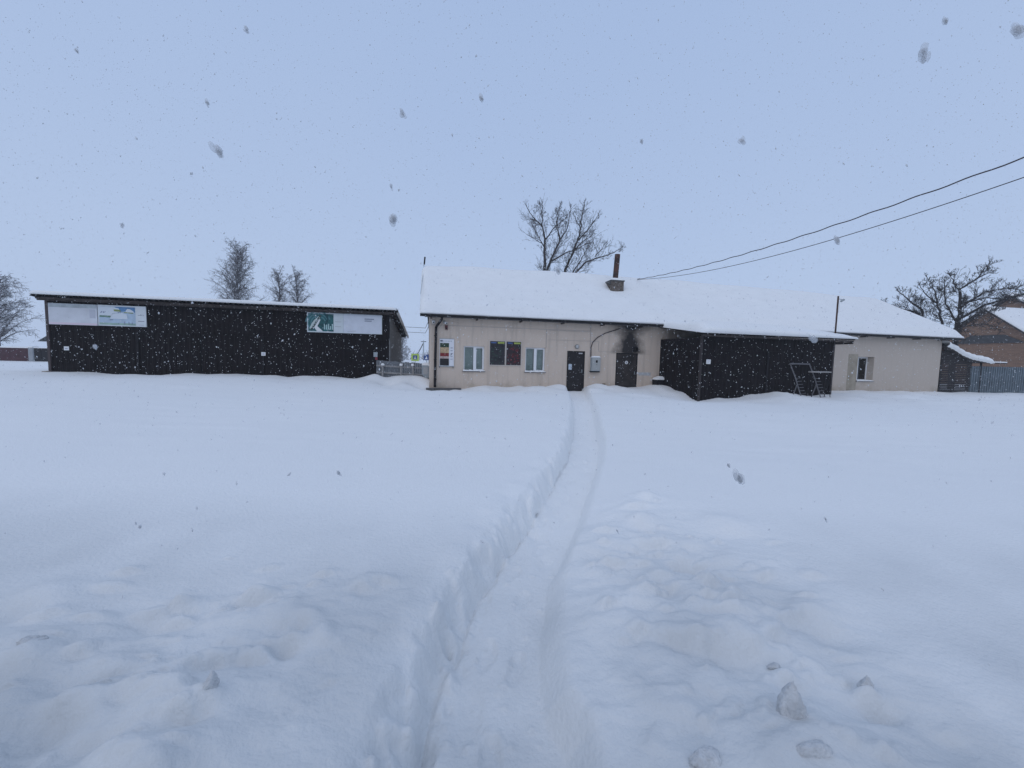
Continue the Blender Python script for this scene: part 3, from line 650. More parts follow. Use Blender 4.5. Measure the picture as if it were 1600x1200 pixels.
B(0, .22, -.012, 0, 0, .20).build('plate', WHITE, ns); MB().box(.04,.18,-.015,-.0125,.12,.15).box(.04,.15,-.015,-.0125,.06,.08).build('print', mat('sign_grey_print', (.38,.40,.46), .6), ns)
bn = thing('litter_bin', 'small dark bin with snowy lid between beige wall and garage', 'bin', hloc(4.22, -.48, .15), TH)
MB().add([(0,0,0),(.34,0,0),(.34,.34,0),(0,.34,0),(-.03,-.03,.55),(.37,-.03,.55),(.37,.37,.55),(-.03,.37,.55)], [(0,3,2,1),(4,5,6,7),(0,1,5,4),(1,2,6,5),(2,3,7,6),(3,0,4,7)]).build('bin_body', DARKER, bn)
MB().prism([(-.06,.56),(.40,.56),(.40,.66),(.30,.74),(.05,.64)], -.05, .39).build('snow_lid', SNOW, bn)
# welded rack and sawhorse leaning before the garage gate
TUBE = mat('pale_tube', (.13,.13,.14), .5, var=.2, vscale=10)
rk = thing('welded_rack', 'pale welded tube rack with pegs standing before the garage gate', 'rack', aloc(-.13, -.30, 0), TH)
for x in (4.86, 5.98):
    up = MB().tube([(x,.12,1.70),(x+.17,-.05,1.05),(x+.24,-.12,.70),(x+.40,-.30,-.05)], .027, 6).build('upright', TUBE, rk)
    MB().tube([(x+.24,-.10,.72),(x+.20,.12,-.05)], .025, 6).build('rear_leg', TUBE, rk)
    for k in range(7):
        t = k/6; z = 1.02 - .86*t; px = x + .17 + .20*t
        MB().tube([(px,-.08-.2*t,z),(px+.20,-.14-.2*t,z+.02)], .012, 5).build('peg', TUBE, up)
MB().tube([(4.84,.12,1.70),(6.0,.12,1.70)], .032, 6).build('top_bar', TUBE, rk)
sw = thing('sawhorse', 'narrow bench with pale top and dark legs right of rack', 'sawhorse', aloc(-.28, -.50, 0), TH)
B(5.80, 7.0, -.07, .07, 1.31, 1.37).build('top_beam', PALEWOOD, sw)
for x in (5.86, 6.94):
    for s_ in (-.16, .16): MB().tube([(x, 0, 1.30), (x, s_, -.05)], .016, 5).build('leg', DARKER, sw)

# ------------------------------------------------------------------ long dark shed
shed = thing('storage_shed', 'long dark profiled-sheet storage shed with thin snow on its roof', 'shed', SP, STH)
SW, SDEP, SH = 13.4, 6.8, 3.56
rib_sheet(SW, SH-2.38, z0=2.38).build('front_wall', RIBM, shed)
seams = [0.0, 1.55, 3.09, 5.45, 7.89, 10.4, 12.93]
for a, b in zip(seams[:-1], seams[1:]):
    g = rib_sheet(b-a-.05, 2.355+.2, z0=-.2).build('gate_leaf', RIBM, shed, loc=(a+.025, .012, 0))
    B(0, b-a-.05, .003, .04, 2.30, 2.354).build('gate_rail', DARKER, g)
for x in (3.09, 7.89): B(x-.045, x+.045, -.04, .012, -.2, 2.37).build('gate_post', DARKER, shed)
rib_sheet(.45, 2.56, z0=-.2).build('side_panel', RIBM, shed, loc=(12.95, .02, 0))
B(-.05, .04, -.05, .05, -.2, SH+.03).build('corner_trim', mat('trim_brown2', (.06,.045,.045), .5), shed)
m = MB()
for k in range(34):
    y = k*.2; zt = SH + .1 - (y/SDEP)*.72
    m.box(SW-.03, SW, y+.006, y+.194, -.2, zt)
m.build('end_wall', mat('grey_boards', (.20,.205,.21), .85, var=.35, vscale=5, stretch=(6,6,1)), shed)
B(0, .03, 0.05, SDEP, -.2, SH-.7).build('end_wall', GREYWOOD, shed)
B(0, SW, SDEP-.03, SDEP, -.2, SH-.6).build('back_wall', GREYWOOD, shed)
B(.06, SW-.06, .07, .09, -.2, SH-.05).build('gap_backing', DARKER, shed)  # dark sheet added behind the gates so their gaps stay black
RZ = lambda y: 3.72 - (y + .42) * .108
m = MB(); P0 = []; P1 = []; P2 = []; x = -.24
while x <= SW+.34:
    zz = .033*math.sin(x/.2*2*math.pi); P0.append((x, -.42, RZ(-.42)+zz)); P1.append((x, 3, RZ(3)+zz)); P2.append((x, SDEP+.55, RZ(SDEP+.55)+zz)); x += .025
sr = m.grid([P0, P1, P2]).build('corrugated_roof', DARKER, shed)
for y in np.arange(-.30, 7.2, .55): B(-.15, SW+.26, y, y+.10, RZ(y)-.115, RZ(y)-.05).build('batten', OLDWOOD, sr)
for x in np.arange(.1, 13.4, 1.9): B(x, x+.07, -.34, SDEP+.4, RZ(-.34)-.235, RZ(-.34)-.17).build('rafter', OLDWOOD, sr) if False else None
B(-.15, SW+.1, -.24, -.19, SH-.02, SH+.12).build('eave_beam', OLDWOOD, sr)
snow_blanket(-.26, SW+.37, [(-.40,RZ(-.4)+.036),(3,RZ(3)+.036),(SDEP+.6,RZ(SDEP+.6)+.036)], .21, 151, 170, lip=.06, end=.3, wav=.06, edge=.7).build('roof_snow', SNOW, sr, True)
P = []
for i in range(12):   # drooping snow curl along the right verge
    y = -.3 + i*.70; k = .6 + .5*math.sin(i*1.3)
    P.append([(SW+.22,y,RZ(y)+.16),(SW+.34,y,RZ(y)+.15),(SW+.42,y,RZ(y)+.06),(SW+.40,y,RZ(y)-.10*k),(SW+.33,y,RZ(y)-.05)])
MB().grid(P).build('verge_snow', SNOW, sr, True)
def sloc(x, y, z): return SP + SX*x - SN*y + Vector((0, 0, z))
B(-.16, .02, -.20, .06, .35, .68).build('footing_block', mat('pale_block', (.33,.29,.24), .9, var=.2), shed)

# billboards on the shed
def poly(mb, pts, y): mb.prism(pts, y-.004, y); return mb
def arc(cx, cz, r0, r1, a0, a1, n=22):
    A = [math.radians(a0 + (a1-a0)*k/n) for k in range(n+1)]
    return [(cx+r1*math.cos(t), cz+r1*math.sin(t)) for t in A] + [(cx+r0*math.cos(t), cz+r0*math.sin(t)) for t in reversed(A)]
def ring(mb, cx, cz, r0, r1, a0, a1, y, n=22):
    A = [math.radians(a0 + (a1-a0)*k/n) for k in range(n+1)]
    for t0, t1 in zip(A[:-1], A[1:]):
        mb.prism([(cx+r0*math.cos(t0),cz+r0*math.sin(t0)),(cx+r1*math.cos(t0),cz+r1*math.sin(t0)),(cx+r1*math.cos(t1),cz+r1*math.sin(t1)),(cx+r0*math.cos(t1),cz+r0*math.sin(t1))], y-.003, y)
    return mb
b1 = thing('billboard', 'faded white billboard with pinkish bottom edge at the shed corner', 'billboard', sloc(.10, -.06, 2.60), STH, 'billboards along the shed')
B(0, 1.66, -.04, 0, 0, .86).build('panel', mat('faded_board', (.58,.60,.64), .6, var=.10, vscale=2), b1)
B(0.01, 1.65, -.043, -.0405, .012, .09).build('bottom_strip', mat('faded_pink', (.66,.56,.62), .6), b1)
B(0.01, 1.65, -.043, -.0405, .70, .85).build('top_strip', mat('faded_green_grey', (.36,.40,.42), .6, var=.3, vscale=3), b1)
B(1.40, 1.60, -.043, -.0405, .30, .66).build('worn_patch', mat('worn_grey', (.47,.49,.55), .6), b1)
b2 = thing('billboard', 'billboard with blue sky, clouds and green bars, second from shed corner', 'billboard', sloc(1.79, -.06, 2.61), STH, 'billboards along the shed')
W2, H2 = 1.71, .86
B(0, W2, -.04, 0, 0, H2).build('panel', mat('board_white', (.62,.66,.68), .55, var=.05), b2)
SKYB = mat('print_sky_blue', (.10,.22,.40), .6, var=.2); CLD = mat('print_cloud', (.62,.67,.72), .6); PB = mat('print_pale_blue', (.40,.50,.60), .6, var=.15, vscale=3)
B(.04, 1.33, -.0435, -.0405, .04, .80).build('picture', PB, b2)
poly(MB(), [(.60,.78),(.78,.60),(.95,.62),(1.32,.58),(1.32,.80),(.60,.80)], -.044).build('picture_sky', SKYB, b2)
c_ = MB()
for pts in ([(.04,.36),(.46,.36),(.52,.52),(.70,.56),(.80,.62),(.74,.74),(.50,.79),(.04,.79)], [(.98,.58),(1.30,.58),(1.26,.64),(1.14,.72),(1.05,.73),(1.0,.66)], [(.42,.30),(1.05,.30),(1.02,.50),(.85,.56),(.5,.5)]): poly(c_, pts, -.0482)
c_.stuff('picture_cloud', CLD, b2)
GB = mat('print_olive', (.22,.27,.10), .6); g_ = MB()
poly(g_, [(.58,.61),(.82,.60),(.80,.68),(.57,.69)], -.0525).build('olive_bar', GB, b2)
poly(MB(), [(.06,.36),(.44,.35),(.46,.42),(.07,.43)], -.0525).build('green_bar', mat('print_green', (.13,.23,.17), .6), b2)
poly(MB(), [(.92,.56),(1.26,.54),(1.26,.575),(.94,.59)], -.0525).build('olive_bar', GB, b2)
g_ = MB(); rr = random.Random(8)
for k in range(6): g_.box(.10+k*.03, .125+k*.03, -.053, -.0485, .52+.02*(k % 3), .57+.03*(k % 2))
for k in range(4): g_.box(.42+k*.03, .44+k*.03, -.053, -.0485, .24, .27)
for x, h in ((.93,.13),(1.08,.12),(1.2,.10),(.72,.07)): g_.box(x, x+.02, -.053, -.0485, .07, .07+h)
g_.box(.72,.735,-.053,-.0485,.53,.59).box(.79,.80,-.053,-.0485,.53,.58).stuff('figures', mat('print_slate', (.20,.22,.32), .6), b2)
B(.04, 1.33, -.0465, -.044, .042, .13).build('picture_grass', mat('print_grass', (.30,.42,.36), .6, var=.2), b2)
g_ = MB(); g_.box(1.42,1.64,-.045,-.0405,.22,.245).box(1.44,1.62,-.045,-.0405,.07,.08)
for k in range(7): g_.box(1.42+k*.032, 1.442+k*.032, -.045, -.0405, .47, .49+.03*(k in (3,)))
g_.stuff('lettering', mat('print_dark_grey', (.20,.22,.28), .6), b2)
b3 = thing('billboard', 'teal and white billboard with two lines of lettering at the shed end', 'billboard', sloc(9.79, -.06, 2.63), STH, 'billboards along the shed')
W3, H3 = 3.27, .90
B(0, W3, -.04, 0, 0, H3).build('panel', mat('board_grey_white', (.55,.60,.62), .55, var=.04), b3)
B(1.56, W3-.03, -.0425, -.0405, .03, H3-.03).build('blank_field', mat('board_pale', (.57,.60,.66), .6, var=.05), b3)
B(1.545, 1.556, -.0445, -.0405, .02, H3-.02).build('joint', GREYM, b3)
B(.05, 1.13, -.0435, -.0405, .05, .85).build('picture', mat('print_teal', (.02,.095,.10), .6, var=.4, vscale=4), b3)
g_ = MB()
for r in (.28, .40, .50): ring(g_, .48, .42, r, r+.055, 20, 215 if r < .45 else 175, -.0440)
g_.stuff('picture_rings', mat('print_teal_light', (.075,.19,.21), .6), b3)
poly(MB(), [(.72,.84),(.92,.84),(.90,.5),(.78,.3),(.74,.4),(.86,.62)], -.0476).build('picture_shape', mat('print_teal_deep', (.012,.06,.07), .6), b3)
poly(MB(), [(.20,.40),(.30,.55),(.50,.74),(.56,.70),(.34,.36),(.13,.14),(.10,.17)], -.0476).build('picture_shape', mat('print_pale_stone', (.45,.52,.50), .6), b3)
poly(MB(), [(.14,.12),(.22,.10),(.62,.74),(.55,.80)], -.0520).build('picture_strip', mat('print_dark_strip', (.04,.07,.07), .6), b3)
g_ = MB()
for k in range(6): t = k/6; x, z = .19+.38*t, .20+.52*t; poly(g_, [(x,z),(x+.03,z-.01),(x+.05,z+.04),(x+.02,z+.05)], -.0565)
g_.stuff('strip_frames', mat('print_strip_light', (.42,.47,.45), .6), b3)
poly(MB(), [(.30,.22),(.52,.60),(.58,.58),(.44,.28),(.68,.05),(.42,.05)], -.0562).build('picture_hand', mat('print_hand_white', (.66,.68,.68), .6), b3)
g_ = MB()
for k in range(5): x = .72+k*.085; g_.box(x, x+.05, -.0515, -.048, .14, .40-.10*(k % 2)+.06*(k == 1))
g_.stuff('picture_columns', mat('print_column', (.35,.50,.50), .6), b3)
g_ = MB(); rr = random.Random(4)
for z, n_ in ((.66, 13), (.57, 10)):
    x = 2.49
    for k in range(n_): w = rr.choice((.022,.03,.026)); g_.box(x, x+w, -.0465, -.043, z, z+.055); x += w+.007
g_.stuff('lettering', mat('print_dark_grey', (.20,.22,.28), .6), b3)
g_ = MB()
for z in (.50, .28): g_.box(1.19,1.46,-.0445,-.0405,z,z+.022)
for k in range(9): g_.box(1.74+k*.042, 1.772+k*.042, -.0465, -.043, .07+.004*k, .09+.004*k)
g_.stuff('small_print', mat('print_mid_grey', (.36,.38,.40), .6), b3)
for x, z, lab in ((.52, 1.55, 'small square white notice on the shed below the faded billboard'), (7.86, 1.50, 'small square white notice at the middle gate joint of the shed')):
    p = thing('gate_notice', lab, 'notice', sloc(x, -.045, z), STH, 'white notices on the shed gates')
    B(0, .17, -.01, 0, 0, .16).build('plate', WHITE, p); B(.04, .13, -.013, -.0105, .05, .10).build('print', mat('sign_grey_print', (.38,.40,.46), .6), p)
ib = thing('switch_box', 'small grey switch box with red label at the shed right end', 'switch box', sloc(12.68, -.045, 1.42), STH)
B(0, .17, -.09, 0, .14, .36).build('housing', GREYM, ib); B(.07, .17, -.05, 0, 0, .135).build('red_label', mat('label_red', (.25,.05,.06), .5), ib)

# ------------------------------------------------------------------ fence between shed and building
f0 = Vector((-6.42, 18.12, 0)); f1 = Vector((-3.55, 18.95, 0)); fl = (f1-f0).length; fth = math.atan2(f1.y-f0.y, f1.x-f0.x)
fe = thing('board_fence', 'weathered grey board fence closing the gap between shed and building', 'fence', f0, fth)
k = 0; x = 0.0; rr = random.Random(11); BW = mat('fence_grey', (.15,.16,.17), .85, var=.35, vscale=6, stretch=(5,5,1))
while x < fl:
    h = 1.40 - .05*x + rr.uniform(-.015, .015); B(x, x+.095, .03, .05, .3, h).build('board', BW, fe); x += .10
for z in (1.12, .80): MB().add([(0,-.03,z),(fl,-.03,z-.14),(fl,.028,z-.14),(0,.028,z),(0,-.03,z+.07),(fl,-.03,z-.07),(fl,.028,z-.07),(0,.028,z+.07)], [(0,3,2,1),(4,5,6,7),(0,1,5,4),(1,2,6,5),(2,3,7,6),(3,0,4,7)]).build('rail', PALEWOOD, fe)
for x, l_ in ((.30,.03),(1.12,-.01),(1.63,-.09),(2.45,-.03)):
    p = MB().tube([(x-l_*.3,-.10,1.16),(x-l_,-.16,.3)], .045, 6).build('post', PALEWOOD, fe)
    MB().tube([(x-l_*.3,-.10,1.165),(x-l_*.3,-.10,1.22),(x-l_*.3,-.10,1.27)], [.075,.085,.04], 8).build('snow_cap', SNOW, p, True)

# ------------------------------------------------------------------ right side: woodshed, fence, brick house
PLK = mat('dark_plank', (0.024, 0.02, 0.02), 0.85, var=0.45, vscale=6, dust=0.1)
ws = thing('plank_woodshed', 'dark plank woodshed with sagging snow roof against the building end', 'woodshed', hloc(24.80, -.02, 0), TH)
rr = random.Random(7)
for k in range(24):
    z = -.1 + k*.118; top = 2.86 - .29*0
    w = 2.72 if z < 1.95 else max(.5, 2.72 - (z-1.95)*2.6)
    if z > 2.8: break
    y = rr.uniform(-.02, .02); B(rr.uniform(-.04,.02), w + rr.uniform(-.05,.06), y, y+.05, z, z+.105).build('plank', PLK, ws)
for x in (.05, 1.3, 2.65): B(x, x+.09, .075, .16, -.2, 2.75 if x < 1 else 2.0).build('post', DARKER, ws)
m = MB(); prof = [(-.05,3.02),(.6,2.82),(1.4,2.48),(2.3,2.24),(3.3,2.12),(4.0,2.02)]
m.grid([[(x, -.25, z) for x, z in prof], [(x, 3.2, z) for x, z in prof]]); m.grid([[(x, -.25, z-.05) for x, z in prof], [(x, -.25, z) for x, z in prof]])
wr = m.build('sagging_roof', OLDWOOD, ws)
P = []; HF = (-.03, .10, .22, .29, .32, .32, .32, .32, .30); YF = (-.24, -.37, -.36, -.24, 0, .6, 1.4, 2.4, 3.2)
for i in range(9):
    r = []
    for j in range(48):
        t = j/47; x = -.05 + 4.2*t; z = float(np.interp(x, [p[0] for p in prof], [p[1] for p in prof]))
        e = min(1, (4.2*(1-t))/.35); e = math.sqrt(max(0, 1-(1-e)**2)); nz = 1 + .16*math.sin(j*.9+i*.3) + .08*math.sin(j*2.3)
        r.append((x, YF[i], z + .02 + (HF[i]*nz*e if HF[i] > 0 else HF[i]*(1+.8*math.sin(j*1.7)))))
    P.append(r)
MB().grid(P).build('roof_snow', SNOW, wr, True)
B(3.95, 5.9, -.06, .0, 2.02, 2.09).build('beam', OLDWOOD, ws); B(3.95, 5.9, -.075, .012, 2.092, 2.16).build('beam_snow', SNOW, ws); B(3.6, 3.68, -.02, .06, -.1, 2.1).build('post', DARKER, ws)
mf = thing('metal_fence', 'grey corrugated metal fence right of the plank woodshed', 'fence', hloc(27.55, .06, 0), TH)
for k in range(8):
    x = k*1.10; fs = rib_sheet(1.12, 1.92, pitch=.224, dep=.08, z0=-.1).build('fence_sheet', GALV, mf, loc=(x, -.004*(k % 2), 0))
for k in range(5): MB().tube([(k*2.2+.05,.06,-.2),(k*2.2+.05,.06,1.8)], .04, 6).build('post', DARKER, mf)
bo = Vector((43.8, 36.0, 0))
bh = thing('brick_house', 'brown brick gabled house with snowy roof behind the metal fence', 'house', bo, TH)
def gable(xa, xb, peak, half, eave, yc=0.0, nm='gable_wall'):
    s_ = (peak-eave)/half
    w = MB().add([(xa,yc-half,-1),(xa,yc+half,-1),(xa,yc+half,eave),(xa,yc,peak),(xa,yc-half,eave)], [(0,1,2,3,4)]).build(nm, BRICK, bh)
    MB().add([(xa,yc-half,-1),(xb,yc-half,-1),(xb,yc-half,eave),(xa,yc-half,eave)], [(0,1,2,3)]).add([(xa,yc+half,-1),(xb,yc+half,-1),(xb,yc+half,eave),(xa,yc+half,eave)], [(0,1,2,3)]).build('side_wall', BRICK, bh)
    o_ = .45; m = MB()
    for sg_ in (-1, 1):
        y1 = yc + sg_*(half+.4); z1 = eave - .4*s_
        m.add([(xa-o_,yc,peak+.05),(xb,yc,peak+.05),(xb,y1,z1+.05),(xa-o_,y1,z1+.05),(xa-o_,yc,peak+.20),(xb,yc,peak+.20),(xb,y1,z1+.20),(xa-o_,y1,z1+.20)], [(0,1,2,3),(4,5,6,7),(0,3,7,4),(2,3,7,6)])
    r_ = m.build('roof', OLDWOOD, bh)
    snow_blanket(xa-o_-.03, xb, [(yc-half-.42,eave-.4*s_+.22),(yc-.4,peak-.4*s_+.24),(yc,peak+.16),(yc+.4,peak-.4*s_+.24),(yc+half+.42,eave-.4*s_+.22)], .30, 171, 40, wav=.04).build('roof_snow', SNOW, r_, True)
    return w
g1 = gable(0, 14, 7.0, 5.0, 2.55)
# dark attic opening in the gable, splayed frame
m = MB(); pts = [(-2.6,4.0),(1.9,4.0),(.9,4.75),(-1.3,4.75)]
m.add([(-.10,y,z) for y, z in pts] + [(.02,y,z) for y, z in pts], [(0,1,2,3),(0,1,5,4),(1,2,6,5),(2,3,7,6),(3,0,4,7)]); m.build('attic_window', mat('dim_pane', (.05,.05,.052), .35, var=.3), bh)
gable(6.5, 16, 8.85, 4.5, 4.9, 1.6, 'upper_gable_wall')

# ------------------------------------------------------------------ trees
def twigs(mb, p, d, L, r, lev, rr, up=0.25, spread=0.75, kink=0.22, nk=(3, 5), minr=0.006):
    pts = [p.copy()]; n = 4; dd = d.normalized()
    for k in range(n):
        dd = (dd + Vector((rr.gauss(0, kink), rr.gauss(0, kink), rr.gauss(0, kink) + up*.35))).normalized()
        pts.append(pts[-1] + dd*(L/n))
    mb.tube(pts, [max(minr, r*(1 - .75*k/n)) for k in range(n+1)], 4 if r > .02 else 3, cap=False)
    if lev <= 0: return
    for k in range(rr.randint(*nk)):
        t = rr.uniform(.2, .98); i = min(n-1, int(t*n)); f = t*n - i
        q = pts[i].lerp(pts[i+1], f); ax = (pts[i+1]-pts[i]).normalized()
        side = Vector((rr.gauss(0, 1), rr.gauss(0, 1), rr.gauss(0, .7))); side = (side - ax*side.dot(ax)).normalized()
        nd = (ax*(1-spread*.5) + side*spread + Vector((0, 0, up))).normalized()
        twigs(mb, q, nd, L*rr.uniform(.38, .62)*(1.1-.3*t), r*.5, lev-1, rr, up, spread, kink, nk, minr)
def limb_tree(name, label, loc, face, limbs, m_, seed, every=.45, tl=1.6, lev=2, up=.3, r_end=.02, group='bare trees behind the buildings', minr=.0065):
    """limbs: list of (points (x,z) in metres, start radius); first is the trunk"""
    rr = random.Random(seed); t = thing(name, label, 'tree', loc, face, group)
    trunk, crown = MB(), MB()
    for li, (pts, r0) in enumerate(limbs):
        P = [Vector((x, (0.0 if li == 0 else rr.uniform(-.7, .7)*k/len(pts)*1.4), z)) for k, (x, z) in enumerate(pts)]
        Q = []
        for a, b in zip(P[:-1], P[1:]):
            for s in range(4): Q.append(a.lerp(b, s/4) + Vector((rr.gauss(0,.03), rr.gauss(0,.03), 0)))
        Q.append(P[-1]); n = len(Q)
        (trunk if li == 0 else crown).tube(Q, [r0 + (r_end - r0)*(k/(n-1))**.8 for k in range(n)], 6)
        tot = sum((b-a).length for a, b in zip(Q[:-1], Q[1:])); acc = 0
        for k in range(n-1):
            seg = (Q[k+1]-Q[k]).length; acc += seg; fr = acc/tot
            if fr < .18 and li == 0: continue
            cnt = seg/every; cnt = int(cnt) + (rr.random() < cnt-int(cnt))
            for c in range(cnt):
                ax = (Q[k+1]-Q[k]).normalized(); side = Vector((rr.gauss(0,1), rr.gauss(0,.8), rr.gauss(0,.5)))
                side = (side - ax*side.dot(ax)).normalized()
                L = tl*rr.uniform(.5, 1.2)*(1.15-.75*fr)
                twigs(crown, Q[k].lerp(Q[k+1], rr.random()), ax*.55 + side*.75 + Vector((0,0,up*.5)), L, .021*(1.2-.7*fr), lev, rr, up, minr=minr)
        for c in range(3): twigs(crown, Q[-1], (Q[-1]-Q[-2]).normalized() + Vector((rr.gauss(0,.3), rr.gauss(0,.3), .1)), tl*.3, .02, lev-1, rr, up, minr=minr)
    trunk.build('trunk', m_, t); crown.build('crown', m_, t)
    return t
def place(px, Y, z=0.3): return Vector((px*Y, Y, z))
def conv(limbs, x0, hor, s, base=None):
    o = []
    for i, (pts, r) in enumerate(limbs):
        o.append(([((x-x0)*s, CAM_H - .3 + (hor-y)*s) for x, y in pts], r))
    if base is not None: o[0] = ([(o[0][0][0][0], -.5)] + o[0][0], o[0][1])
    return o
s = 33/600
TA = [([(846,480),(845.5,423),(844.7,397),(844,372),(839.5,357),(840,330)], .20), ([(846,470),(850,423),(859,403),(868,378),(878.5,363),(883,335)], .15),
      ([(839.5,360),(828,347),(817,335)], .06), ([(868,380),(863.5,360),(862,345),(865,334)], .07), ([(847,378),(859,363),(874,348)], .06), ([(853,414),(877,399),(893,393),(908,387)], .07), ([(844,390),(833,372),(823,352)], .05)]
limb_tree('bare_tree', 'tall bare tree behind the roof ridge, left of the pair', place((846-800)/600, 33), math.atan2(-46, 600), conv(TA, 846, 559.5, s, 1), BARK, 21, every=.19, tl=1.75, lev=2, up=.30)
TB = [([(872,480),(875.5,424),(886,399),(893.5,378),(896.5,363),(898,345),(901,330)], .17), ([(893.5,381),(907,366),(921,347)], .08), ([(884,440),(889,426),(901,405),(908.5,390)], .08),
      ([(880,440),(893.5,426),(907,414),(920.5,406.5),(940,400.5),(958,391)], .12), ([(920.5,405),(932.5,388)], .05), ([(896.5,363),(888,346)], .05), ([(886,399),(900,384),(912,378)], .06)]
limb_tree('bare_tree', 'bare tree leaning right towards the chimney behind the roof ridge', place((874-800)/600, 34), math.atan2(-74, 600), conv(TB, 872, 560, 34/600, 1), BARK, 22, every=.19, tl=1.7, lev=2, up=.27)
def crown_tree(label, loc, h, w0, seed, m_, n1=60, group='bare trees behind the buildings', droop=.15, start=.12, lev=2, topk=.35, minr=.011, face=0):
    rr = random.Random(seed); t = thing('bare_tree', label, 'tree', loc, face, group); trunk, crown = MB(), MB()
    pts = [Vector((rr.gauss(0,.012)*k, rr.gauss(0,.012)*k, h*k/10 - .5)) for k in range(11)]
    trunk.tube(pts, [.26*(1-.92*k/10)*h/12 + .012 for k in range(11)], 7)
    for k in range(n1):
        f = start + (1-start)*((k+rr.random())/n1)**.9; i = min(9, int(f*10)); p = pts[i].lerp(pts[i+1], f*10-i)
        a = rr.uniform(0, 2*math.pi); L = w0*(1.0 - (1-topk)*f)*rr.uniform(.55, 1.1)*(1 if f < .85 else .75)
        up = .75 + .7*f
        dd = Vector((math.cos(a), math.sin(a), up)).normalized()
        q = [p]; n = 5
        for s_ in range(n):
            dd = (dd + Vector((rr.gauss(0,.12), rr.gauss(0,.12), -droop*.55*(s_ > 1) + rr.gauss(0,.08)))).normalized(); q.append(q[-1]+dd*L/n)
        r0 = .085*(1.15-f)*h/12 + .014
        crown.tube(q, [r0*(1-.8*s_/n) + .004 for s_ in range(n+1)], 4, cap=False)
        for s_ in range(1, n+1):
            for c in range(3):
                ax = (q[s_]-q[s_-1]).normalized(); sd_ = Vector((rr.gauss(0,1), rr.gauss(0,1), rr.gauss(0,.5)))
                twigs(crown, q[s_-1].lerp(q[s_], rr.random()), ax*.6 + sd_.normalized()*.7, L*rr.uniform(.2,.42), .018, lev-1, rr, .10-droop, minr=minr, nk=(3,5))
    trunk.build('trunk', m_, t); crown.build('crown', m_, t); return t
crown_tree('tall frosted tree behind the shed roof, biggest of the three', place((374-800)/600, 45), 13.2, 4.3, 31, BARKD, 74, start=.30, topk=.55)
crown_tree('slim frosted tree behind the shed roof, middle of the three', place((437-800)/600, 52), 12.2, 3.6, 32, BARKD, 46, start=.30, topk=.5)
crown_tree('slim frosted tree behind the shed roof, nearest the teal billboard', place((465-800)/600, 50), 11.7, 3.6, 33, BARKD, 46, start=.30, topk=.5)
crown_tree('wide snow-laden tree beyond the red fence at the far left', place((-2-800)/600, 38), 8.6, 4.3, 34, BARKF, 70, start=.2, topk=.35, droop=.3)
crown_tree('pale hazy tree in the gap between shed and building', place((628-800)/600, 70), 6.0, 2.3, 35, BARKF, 40, start=.1, minr=.016)
s = 28/600
TC = [([(1486,540),(1486,502),(1487,485),(1485,451),(1502,436),(1513,414)], .20), ([(1480,530),(1447,500),(1445,481),(1426,462),(1416,449)], .14), ([(1446,489),(1417,474),(1395,469)], .07),
      ([(1470,505),(1464,485),(1460,451),(1451,427)], .08), ([(1484,500),(1472,472),(1466,438)], .07), ([(1488,497),(1515,476),(1542,466),(1578,454)], .11), ([(1487,480),(1510,458),(1535,452),(1552,458)], .07),
      ([(1487,474),(1515,465),(1555,475)], .06), ([(1488,505),(1510,492),(1530,482)], .06), ([(1485,455),(1478,440),(1473,430)], .05), ([(1445,490),(1430,484),(1412,488)], .05), ([(1488,510),(1512,506),(1534,512)], .05), ([(1460,470),(1447,456),(1440,444)], .05), ([(1500,437),(1515,428)], .04)]
limb_tree('fruit_tree', 'dark gnarled fruit tree behind the right end of the roof', place((1486-800)/600, 28.5), -.6, conv(TC, 1486, 573.5, s, 1), BARKG, 41, every=.16, tl=1.35, lev=2, up=.25, group=None, minr=.009)
# low scrub at the far road
rr = random.Random(77); sc_ = MB()
for k in range(420):
    x = rr.uniform(-60, -5); p = Vector((x, 92 + rr.uniform(-4, 4), .3))
    twigs(sc_, p, Vector((rr.gauss(0,.4), rr.gauss(0,.4), 1)), rr.uniform(1.0, 2.3), .05, 1, rr, .3, minr=.03)
so = sc_.build('roadside_scrub', BARKF, None); so['kind'] = 'stuff'; so['label'] = 'low scrub along the far road'

# ------------------------------------------------------------------ far left: fence, gate post, cottage
lf = thing('red_fence', 'dark red panel fence with snow along its top at the far left', 'fence', (-55, 32, 0), 0)
RED = mat('dark_red_panel', (.060,.022,.030), .7, var=.3)
for k in range(6): B(k*2.45+.05, k*2.45+2.43, 0, .05, .2, 1.50).build('panel', RED, lf); B(k*2.45+.02, k*2.45+2.45, -.04, .09, 1.502, 1.62).build('top_snow', SNOW, lf)
gp = thing('gate_post', 'pale grey square gate post between the red and the dark fence', 'post', (-40.2, 31.9, 0), 0)
B(0, .38, 0, .38, 0, 1.55).build('shaft', mat('post_grey', (.30,.32,.34), .8, var=.15), gp); B(-.03, .41, -.03, .41, 1.552, 1.66).build('snow_cap', SNOW, gp)
df = thing('dark_fence', 'short dark fence between the grey gate post and the shed', 'fence', (-39.7, 31.9, 0), 0)
for k in range(8): B(k*.6, k*.6+.57, 0, .05, .1, 1.52).build('panel', DARKER, df)
B(0, 4.8, -.03, .08, 1.522, 1.58).build('top_snow', SNOW, df)
ct = thing('far_cottage', 'little pale cottage with dark gable roof beyond the shed corner', 'house', (-50.5, 42, 0), .2)
B(0, 5, 0, 5, 0, 2.3).build('wall', mat('pale_wall', (.35,.36,.37), .9), ct)
MB().prism([(-.6,2.2),(5.6,2.2),(2.5,4.3)], -.5, 5.5).build('roof', mat('dark_roof', (.06,.065,.065), .8), ct)
